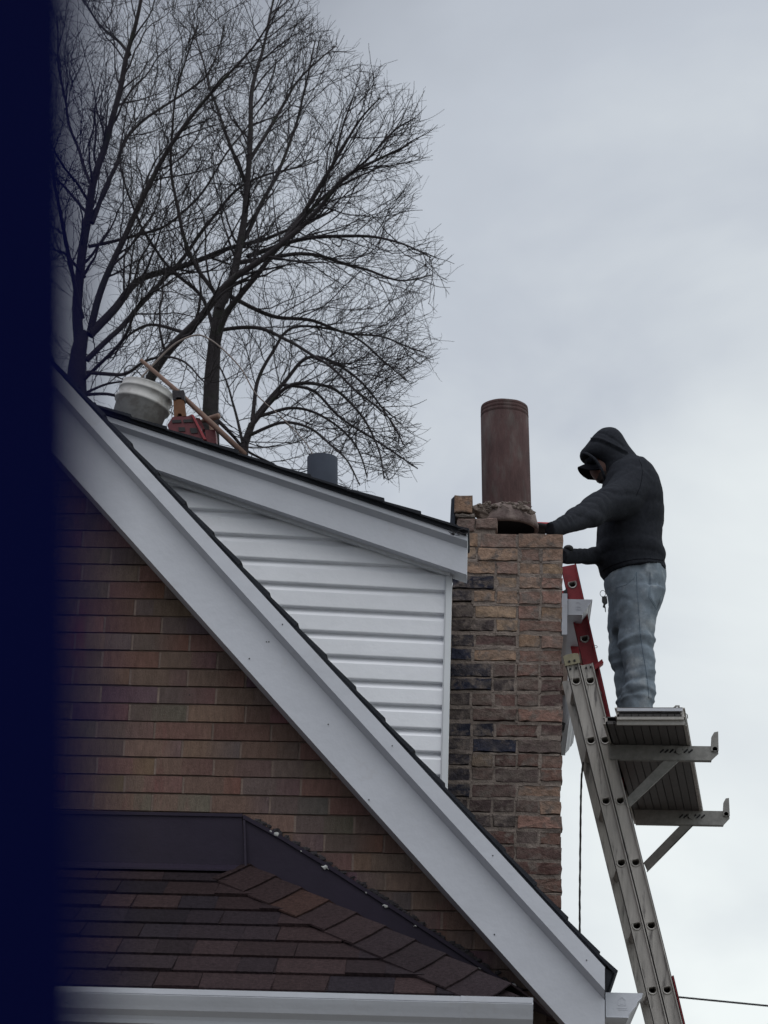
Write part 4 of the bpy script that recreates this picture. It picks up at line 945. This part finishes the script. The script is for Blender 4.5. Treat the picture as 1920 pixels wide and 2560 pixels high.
tree('smaller bare tree leaning right behind the long wooden pole', [(606, 1180, 24), (612, 1110, 20), (630, 1060, 17)], [
    (12, 3, .6, [(626, 1070), (650, 1020), (700, 960), (760, 900), (820, 900), (900, 950), (960, 1020), (1000, 1090)]),
    (11, 3, -.8, [(622, 1080), (670, 1010), (740, 960), (830, 970), (900, 1030), (940, 1110), (960, 1200)]),
    (10, 3, .9, [(630, 1050), (640, 950), (680, 880), (740, 820), (860, 830), (950, 900), (1020, 950)]),
    (9, 3, -1, [(618, 1095), (700, 1060), (780, 1070), (850, 1130), (900, 1210)]),
    (9, 3, .8, [(640, 1040), (720, 1020), (800, 1040), (880, 1100), (920, 1190)]),
    (8, 3, -.6, [(700, 960), (780, 980), (860, 1050), (980, 1130), (1040, 1170)]),
    (10, 3, .2, [(540, 1050), (580, 1090), (620, 1130), (690, 1160), (740, 1190)]),
    (8, 3, .7, [(610, 1120), (590, 1040), (570, 960), (540, 900)])], 0, .175)
# ------------------------------------------------------------------ the man
YM = 10.95
def pm(x, y, dy=0.): return P(x, y, YM+dy)
PX = (P(1600, 1400, YM)-P(1601, 1400, YM)).length   # metres per photo pixel here
man = thing('person', tuple(V((P(1590, 1700, YM).x, YM, ZF))), 'person in charcoal hooded sweatshirt and faded jeans standing on planks, hands at the chimney', 'person')
def sect(y, xl, xr, dh, dy=0., yl=None, n=28, p_=2.3, rip=0., nf=0, ph=0):
    """horizontal body section; xl/xr silhouette pixels at heights yl (left) and y (right)"""
    a = pm(xl, yl if yl is not None else y, 0); b = pm(xr, y, 0); c = (a+b)/2+V((0, dy, 0)); h = (b-a)/2; out = []
    for k in range(n):
        t = k*math.tau/n; ct, st = math.cos(t), math.sin(t)
        sx = math.copysign(abs(ct)**(2/p_), ct); sy = math.copysign(abs(st)**(2/p_), st); r_ = 1+rip*math.sin(nf*t+ph)
        out.append(c+h*sx*r_+V((0, sy*dh*r_, 0)))
    return out
# ---- body: one continuous surface
bm = BM()
head = pm(1520, 1142, -.01)
ball(bm, head+V((.01, 0, .015)), (.098, .078, .10), 3)
ball(bm, pm(1508, 1165, -.01), (.075, .066, .09), 3)
ball(bm, pm(1503, 1191, -.01), (.037, .04, .034), 3)                               # chin
tube(bm, [pm(1489, 1163, -.01), pm(1484, 1178, -.01)], [.009, .014], 8)             # nose
tube(bm, [pm(1496, 1188, -.035), pm(1492, 1189, -.01), pm(1496, 1188, .02)], .007, 6)   # lips
for s_ in (-.03, .02): ball(bm, pm(1494, 1158, s_), (.012, .016, .008), 2)
for s_ in (-.085, .065): ball(bm, pm(1528, 1155, s_), (.016, .01, .028), 2)          # ears
tube(bm, [pm(1530, 1160), pm(1560, 1185), pm(1578, 1215)], [.06, .06, .08], 14)
loft(bm, [sect(1190, 1545, 1620, .13), sect(1230, 1530, 1640, .18), sect(1300, 1525, 1645, .17), sect(1380, 1520, 1645, .155), sect(1440, 1525, 1655, .165), sect(1480, 1530, 1655, .17)])
for sy in (-1, 1):
    kx = 12 if sy < 0 else -6
    tube(bm, [pm(1590, 1470, sy*.085), pm(1582+kx, 1560, sy*.1), pm(1575+kx, 1650, sy*.11), pm(1580+kx, 1720, sy*.11), pm(1585+kx, 1790, sy*.115), V((pm(1585+kx, 1790).x, YM+sy*.115, ZF+.1))], [.08, .07, .052, .045, .04, .04], 14)
A_ = [pm(1590, 1222, -.17), pm(1545, 1262, -.26), pm(1500, 1284, -.38), pm(1440, 1306, -.62), pm(1382, 1321, -.79)]
tube(bm, A_, [.055, .05, .042, .036, .027], 12)
B_ = [pm(1590, 1222, .17), pm(1560, 1300, .22), pm(1540, 1384, .2), pm(1470, 1390, -.1), pm(1418, 1388, -.35)]
tube(bm, B_, [.055, .05, .042, .036, .027], 12)
nb = remesh(bm, .008, 3)
body = obj('body', nb, 'skin', man, True)
bm = BM(); ball(bm, pm(1506, 1194, -.01), (.036, .046, .031), 3); ball(bm, pm(1510, 1190, -.055), (.03, .016, .035), 2); ball(bm, pm(1510, 1190, .035), (.03, .016, .035), 2)
nb = remesh(bm, .006, 2, lambda c, n: .004*noise.noise(c*120)); obj('beard', nb, 'beard', man, True)
# ---- hooded sweatshirt: torso, sleeves, hood
bm = BM()
loft(bm, [sect(1153, 1556, 1606, .085), sect(1160, 1538, 1617, .13), sect(1180, 1520, 1634, .185), sect(1209, 1506, 1649, .22), sect(1238, 1501, 1658, .232), sect(1269, 1498, 1663, .23),
    sect(1300, 1495, 1663, .225), sect(1325, 1491, 1657, .22), sect(1353, 1488, 1655, .215), sect(1388, 1491, 1661, .21, rip=.012, nf=5), sect(1403, 1494, 1664, .212, yl=1414),
    sect(1414, 1499, 1664, .205, yl=1430), sect(1431, 1513, 1666, .205, yl=1452)])
def sleeve(pts, rad, seed):
    q = smoothpath(pts, 8); R_ = []; n = len(q)
    for i in range(n):
        t = i/(n-1)*(len(rad)-1); k = min(int(t), len(rad)-2); r_ = rad[k]+(rad[k+1]-rad[k])*(t-k); R_.append(r_)
    tube(bm, q, R_, 20)
sleeve([pm(1583, 1216, -.13), pm(1555, 1246, -.23), pm(1500, 1268, -.38), pm(1440, 1302, -.62), pm(1390, 1320, -.79), pm(1372, 1323, -.83)], [.118, .105, .079, .056, .040, .036], 1)
sleeve([pm(1583, 1216, .12), pm(1560, 1290, .24), pm(1545, 1382, .22), pm(1480, 1391, -.1), pm(1400, 1390, -.4)], [.11, .095, .055, .043, .041], 2)
ball(bm, pm(1556, 1190, 0), (.075, .09, .06), 3)
AX = A_[0]; 
def hoodfold(c, n):
    f = .005*noise.noise(c*9)+.002*noise.noise(V((c.x*22, c.y*14, c.z*30)))
    for q_, a_, w_ in ((V((c.x*2+c.z*3, c.y*3, c.z*2.5-c.x*5)), .0055, 6.),):
        f -= a_*max(0, 1-abs(noise.noise(q_))*w_)
    # accordion folds along the near forearm
    t = (c-A_[1]).dot((A_[4]-A_[1]).normalized())/(A_[4]-A_[1]).length
    if t > .05 and c.y < YM-.2: f += .0065*(abs(math.sin(t*27+5*noise.noise(c*6)))-.6)*min(1, max(0, n.z+.3))*(1 if t < 1 else 0)
    # gathered cloth above the waistband
    zb1 = pm(1640, 1403).z
    if zb1 < c.z < zb1+.07: f += .007*math.sin((c.z-zb1)*45)
    if c.z < zb1: f += .0012*math.sin(math.atan2(c.y-YM, c.x-.7)*90)-.003
    return f
nb = remesh(bm, .0085, 3, hoodfold)
hoodie = obj('hoodie', nb, 'hood', man, True, label='charcoal fleece hooded sweatshirt with the hood up')
# hood: outer surface with an opening over the face
def hsec(y, xl, xr, dh, yl=None, dy=0): return sect(y, xl, xr, dh, dy, yl, 28, 2.1)
bm = BM()
loft(bm, [hsec(1073, 1508, 1533, .03), hsec(1077, 1498, 1542, .055), hsec(1084, 1489, 1549, .078), hsec(1094, 1480, 1557, .098), hsec(1108, 1472, 1567, .112), hsec(1122, 1461, 1576, .12),
    hsec(1132, 1452, 1583, .122), hsec(1141, 1449, 1590, .122), hsec(1149, 1453, 1595, .12), hsec(1157, 1478, 1602, .12, 1160), hsec(1168, 1500, 1612, .125, 1172), hsec(1180, 1507, 1615, .13, 1188), hsec(1190, 1507, 1612, .13, 1203), hsec(1200, 1512, 1605, .12, 1211)])
def hf(c, n):
    f = .004*noise.noise(c*14)+.006*noise.noise(c*8+V((3, 1, 2)))
    a = pm(1478, 1110); b = pm(1555, 1146); t = V((c.x-a.x, 0, c.z-a.z)).dot(V((b.x-a.x, 0, b.z-a.z)).normalized()); w = V((c.x-a.x, 0, c.z-a.z)).dot(V((-(b.z-a.z), 0, b.x-a.x)).normalized())
    if c.y < YM and 0 < t < .2: f += .012*math.exp(-(w/.007)**2)-.006*math.exp(-((w+.014)/.008)**2)
    w2 = w-.045+t*.1
    if c.y < YM and 0 < t < .17: f -= .005*math.exp(-(w2/.006)**2)
    return f
nb = remesh(bm, .007, 2, hf)
# carve the face opening: push the front-low surface inwards
fc0 = pm(1478, 1178, -.01)
for v in nb.verts:
    d = (v.co-fc0); r_ = V((d.x/.095, d.y/.085, d.z/.085)).length
    if r_ < 1: v.co += V((1, 0, .15)).normalized()*(1-r_**2)*.075
obj('hood', nb, 'hood', hoodie, True)
bm = BM()  # rolled edge of the hood opening
pts = [pm(1513, 1207, -.06), pm(1510, 1190, -.105), pm(1501, 1168, -.118), pm(1485, 1146, -.115), pm(1466, 1134, -.085), pm(1455, 1133, -.03), pm(1455, 1133, .02), pm(1466, 1134, .07), pm(1485, 1146, .1), pm(1505, 1180, .1), pm(1512, 1208, .05)]
tube(bm, smoothpath(pts, 6), .0075, 8); obj('hood_edge', bm, 'hood', hoodie, True)
bm = BM()   # raglan seam and drawcord
pts = [pm(1600, 1150, -.12), pm(1606, 1170, -.19), pm(1607, 1195, -.222), pm(1603, 1225, -.238)]; bm.free()
bm = BM(); pts = [pm(1497, 1300, -.16), pm(1494, 1318, -.17), pm(1493, 1340, -.17)]; tube(bm, pts, .003, 5); tube(bm, [pm(1498, 1303, -.18), pm(1497, 1312, -.18)], .0035, 5, mi=1)
obj('drawcord', bm, ['black', 'caulk'], hoodie, True)
# ---- cap brim (cap crown is inside the hood)
bm = BM(); rings = []
e0 = pm(1488, 1153, -.01); tip = pm(1445, 1168, -.01); bd = (tip-e0); dn_ = V((bd.z, 0, -bd.x)).normalized()
if dn_.z > 0: dn_ = -dn_
top_ = []; n1 = 8; n2 = 12
G = []
for i in range(n1+1):
    u = i/n1; row_ = []
    for j in range(n2+1):
        v_ = -1+2*j/n2; lim = math.sqrt(max(0, 1-(abs(v_))**2.6)); wdt = .088*(1-.12*u)
        q = e0+bd*(u*lim)+V((0, v_*wdt, 0))+dn_*(.074*v_*v_+.004*u*u); row_.append(q)
    G.append(row_)
for off in (0, 1):
    vv = [[bm.verts.new(q-dn_*(.0035 if off else -.0035)) for q in r_] for r_ in G]
    for i in range(n1):
        for j in range(n2): bm.faces.new((vv[i][j], vv[i+1][j], vv[i+1][j+1], vv[i][j+1]))
bmesh.ops.remove_doubles(bm, verts=bm.verts, dist=.0004)
bor = [q for q in G[-1]]; tube(bm, bor, .0042, 6)
brim = obj('cap_brim', fixn(bm), 'cap', man, True)
bm = BM(); ball(bm, pm(1513, 1128, -.01), (.104, .084, .08), 3); tube(bm, [pm(1488, 1150, -.09), pm(1474, 1152, -.05), pm(1470, 1152, 0), pm(1474, 1152, .05)], .02, 8)
nb = remesh(bm, .008, 2); obj('cap_crown', nb, 'cap', man, True)
# ---- jeans
bm = BM()
loft(bm, [sect(1412, 1530, 1664, .18, yl=1432), sect(1432, 1513, 1666, .19, yl=1450), sect(1458, 1511, 1667, .195), sect(1475, 1512, 1664, .195), sect(1500, 1518, 1659, .19), sect(1522, 1521, 1649, .18), sect(1548, 1523, 1640, .16), sect(1580, 1528, 1630, .11)])
def leg(secs, dy):
    loft(bm, [sect(y, a, b, d, dy+o_, n=24, p_=2.15) for y, a, b, d, o_ in secs])
leg([(1490, 1528, 1662, .1, 0), (1520, 1535, 1650, .105, 0), (1560, 1538, 1640, .105, 0), (1602, 1541, 1633, .1, 0), (1640, 1546, 1635, .098, 0), (1671, 1553, 1637, .093, -.01), (1700, 1558, 1637, .088, -.01), (1722, 1556, 1637, .092, -.01), (1745, 1551, 1636, .095, -.01), (1760, 1548, 1634, .094, -.01), (1775, 1550, 1632, .088, -.01), (1800, 1552, 1630, .085, -.01)], -.1)
leg([(1490, 1519, 1650, .1, 0), (1535, 1520, 1635, .1, 0), (1581, 1522, 1620, .1, 0), (1626, 1525, 1615, .098, 0), (1648, 1530, 1612, .095, 0), (1662, 1541, 1612, .088, 0), (1680, 1537, 1612, .09, 0), (1716, 1542, 1614, .088, 0), (1745, 1545, 1612, .092, 0), (1765, 1547, 1610, .09, 0), (1800, 1550, 1608, .085, 0)], .11)
zk = pm(1600, 1632).z; za = pm(1600, 1735).z; zh = pm(1600, 1450).z
def jf(c, n):
    f = .006*noise.noise(c*8)
    X_ = (c.x-pm(1590, 1600).x)/.1
    # knee creases
    for (y0, amp, wd, tilt, curv) in ((1618, .011, .012, .25, .18), (1637, -.009, .01, .1, .2), (1655, .007, .014, -.35, .1), (1705, .008, .012, .45, .15), (1722, -.008, .009, .2, .25), (1737, .011, .011, -.2, .3), (1752, -.009, .009, .35, .1), (1764, .008, .009, -.1, .2), (1535, .004, .02, .5, .1), (1575, .004, .016, -.5, .1)):
        z_ = pm(1600, y0).z+tilt*X_*.05-curv*X_*X_*.05+.012*noise.noise(c*11)
        f += 1.1*amp*math.exp(-((c.z-z_)/wd)**2)*(.55+.45*noise.noise(c*6+V((0, 0, y0))))
    for q_, a_, w_ in ((V((c.x*4+c.z*2, c.y*4, c.z*4-c.x*4)), .007, 5.), (V((c.x*3-c.z*5, c.y*4, c.z*3+c.x*5))+V((7, 3, 1)), .006, 6.)): f -= a_*max(0, 1-abs(noise.noise(q_))*w_)
    if c.z > zk: f += .002*math.sin((c.x*.8+c.z*.5)*60+4*noise.noise(c*5))*.5
    return f
nb = remesh(bm, .0085, 2, jf)
jeans = obj('jeans', nb, 'denim', man, True, label='faded blue baggy jeans bunched at the ankles')
# side seam, pocket and fly stitching follow the cloth
from mathutils.bvhtree import BVHTree
dg = bpy.context.evaluated_depsgraph_get()
bvh = BVHTree.FromPolygons([v.co+ORG[jeans] for v in jeans.data.vertices], [tuple(f.vertices) for f in jeans.data.polygons])
def drape(px, r_, bm, lift=.0):
    pts = []
    for (x, y) in px:
        d = ray(x, y).normalized(); h = bvh.ray_cast(CAM+d*9, d)
        if h[0] is not None: pts.append(h[0]-d*lift)
    if len(pts) > 2: tube(bm, pts, r_, 5)
def dens(px, n=10):
    o_ = []
    for a, b in zip(px, px[1:]):
        for k in range(n): o_.append((a[0]+(b[0]-a[0])*k/n, a[1]+(b[1]-a[1])*k/n))
    return o_+[px[-1]]
bm = BM(); drape(dens([(1591, 1430), (1593, 1480), (1597, 1530), (1600, 1580), (1607, 1630), (1614, 1670), (1620, 1715), (1622, 1745)]), .002, bm)
obj('side_seam', bm, 'denimd', jeans)
bm = BM(); drape(dens([(1624, 1431), (1622, 1494), (1642, 1524), (1652, 1490)]), .0016, bm); drape(dens([(1627, 1431), (1625, 1492), (1642, 1519)]), .0012, bm)
drape(dens([(1591, 1430), (1586, 1445), (1566, 1462), (1540, 1470)]), .0012, bm)
obj('back_pocket', bm, 'denimd', jeans)
bm = BM(); tube(bm, [pm(1534, 1446, -.19), pm(1545, 1441, -.2), pm(1560, 1436, -.2)], .005, 6); bm.free()
bvh = BVHTree.FromPolygons([v.co+ORG[hoodie] for v in hoodie.data.vertices], [tuple(f.vertices) for f in hoodie.data.polygons])
bm = BM(); drape(dens([(1597, 1148), (1604, 1162), (1606, 1180), (1604, 1200), (1600, 1218), (1590, 1240)]), .0018, bm, -.0005)
obj('shoulder_seam', bm, 'cap', hoodie)
bm = BM(); drape(dens([(1506, 1428), (1530, 1414), (1560, 1404), (1590, 1398), (1625, 1397), (1661, 1401)]), .003, bm, -.001)
obj('waistband_seam', bm, 'cap', hoodie)
# ---- boots standing on the upper plank
for sy, kx in ((-.11, 0), (.11, -8)):
    bm = BM(); a = pm(1594+kx, 1790, sy); bx0 = V((a.x, YM+sy, ZF))
    tube(bm, [bx0+V((.0, 0, .16)), bx0+V((0, 0, .06))], [.052, .056], 12); ball(bm, bx0+V((-.07, 0, .045)), (.11, .05, .045), 3); ball(bm, bx0+V((.02, 0, .04)), (.06, .046, .04), 3)
    nb = remesh(bm, .008, 2, lambda c, n: 0)
    for v in nb.verts:
        if v.co.z < ZF+.006: v.co.z = ZF+.001
    obj('boot', nb, 'tar', man, True)
# ---- gloved hands: palm, four unequal bent fingers and a thumb
def hand(wrist, dirv, pn, side, parent, curl):
    """dirv: towards the fingertips; pn: palm normal (the way the palm faces); side: thumb side vector"""
    d = dirv.normalized(); s_ = side.normalized(); p_ = pn.normalized(); bm = BM()
    rings = []
    for t, w, h in ((-.045, .03, .03), (0, .033, .024), (.03, .041, .021), (.065, .045, .02), (.09, .043, .018)):
        c = wrist+d*t; rings.append([c+s_*math.cos(k*math.tau/16)*w+p_*math.sin(k*math.tau/16)*h for k in range(16)])
    loft(bm, rings)
    for i, (o_, ln, r_) in enumerate(((.032, .07, .0105), (.011, .08, .011), (-.011, .074, .0105), (-.032, .058, .0095))):
        q = wrist+d*.08+s_*o_; dd_ = (d+s_*o_*2).normalized(); pts = [q-dd_*.015]; a = 0
        for k in range(4):
            a += curl*(.75+.25*i/3); dq = (dd_*math.cos(a)+p_*math.sin(a)); pts.append(pts[-1]+dq*(ln/3.4 if k else .02))
        tube(bm, pts, [r_*1.05, r_*1.05, r_, r_*.95, r_*.75], 10); ball(bm, pts[-1], (r_*.78,)*3, 2)
    q = wrist+d*.02+s_*.03; td = (d*.65+s_*.7+p_*.3).normalized(); pts = [q, q+td*.035, q+td*.06+d*.008+p_*.006, q+td*.07+d*.03+p_*.012]
    tube(bm, pts, [.016, .0135, .0125, .0105], 10); ball(bm, pts[-1], (.0105,)*3, 2)
    nb = remesh(bm, .0035, 2)
    o = obj('glove', nb, ['gred', 'gblk'], parent, True)
    for f in o.data.polygons:
        if f.normal.dot(p_.normalized()) > .1: f.material_index = 1
    return o
wr = A_[4]+V((-.022, 0, .006))
hand(wr, V((-1, .06, -.02)), V((-.1, -.55, -1)), V((.1, 1, -.2)), man, .2)
wr2 = B_[4]; h2 = hand(wr2+V((-.02, 0, 0)), V((-1, -.05, .04)), V((-.1, -1, -.1)), V((0, .1, 1)), man, .5)
for f in h2.data.polygons: f.material_index = 1
bm = BM(); ball(bm, pm(1421, 1372, -.36), (.025, .03, .018), 3); obj('glove_cuff', bm, 'gblk', man, True)
# ---- keys on a ring at the hip
kr = thing('key_ring', tuple(pm(1510, 1490, -.17)), 'bunch of dark keys on a metal ring hanging at the front of the jeans', 'keys')
bm = BM(); c = pm(1507, 1484, -.17); tube(bm, [c+V((math.cos(t)*.0135, 0, math.sin(t)*.0165)) for t in [k*math.tau/16 for k in range(17)]], .0015, 6, caps=False); obj('ring', bm, 'galv', kr, True)
bm = BM(); pprism(bm, [(1505, 1491), (1517, 1490), (1519, 1506), (1514, 1510), (1512, 1518), (1507, 1516), (1509, 1508), (1505, 1503)], YM-.18, YM-.165); pprism(bm, [(1511, 1516), (1514, 1516), (1515, 1530), (1513, 1530)], YM-.175, YM-.172); obj('keys', fixn(bm), 'snap', kr)
# ------------------------------------------------------------------ the viewer's own window frame (its left jamb is very close to the lens)
wf = thing('window_frame', (0, .13, 3.6), 'dark navy window frame, out of focus along the left edge', 'window frame')
YJ = .13; q0 = P(226, 0, YJ); q1 = P(252, 2560, YJ); TL = (q0.x-q1.x)/(q0.z-q1.z); ZJ = q0.z; xj = q0.x
def jambpiece(x_, sg):
    bm = BM(); pr_ = [(x_, YJ), (x_-sg*.07, YJ), (x_-sg*.07, YJ+.06), (x_-sg*.03, YJ+.06)]
    hexa(bm, [(a+TL*(3.2-ZJ), b, 3.2) for a, b in pr_], [(a+TL*(5.2-ZJ), b, 5.2) for a, b in pr_]); return obj('jamb', fixn(bm), 'jamb', wf)
jambpiece(xj, 1)
jambpiece(xj+.95, -1)
bm = BM(); box(bm, (xj-.069+TL*(5.2-ZJ), YJ+.001, 5.2), (xj+1.019+TL*(5.2-ZJ), YJ+.059, 5.27)); obj('head', bm, 'jamb', wf)
bm = BM(); box(bm, (xj-.069+TL*(3.2-ZJ), YJ+.001, 3.12), (xj+1.019+TL*(3.2-ZJ), YJ+.08, 3.2)); obj('sill', bm, 'jamb', wf)
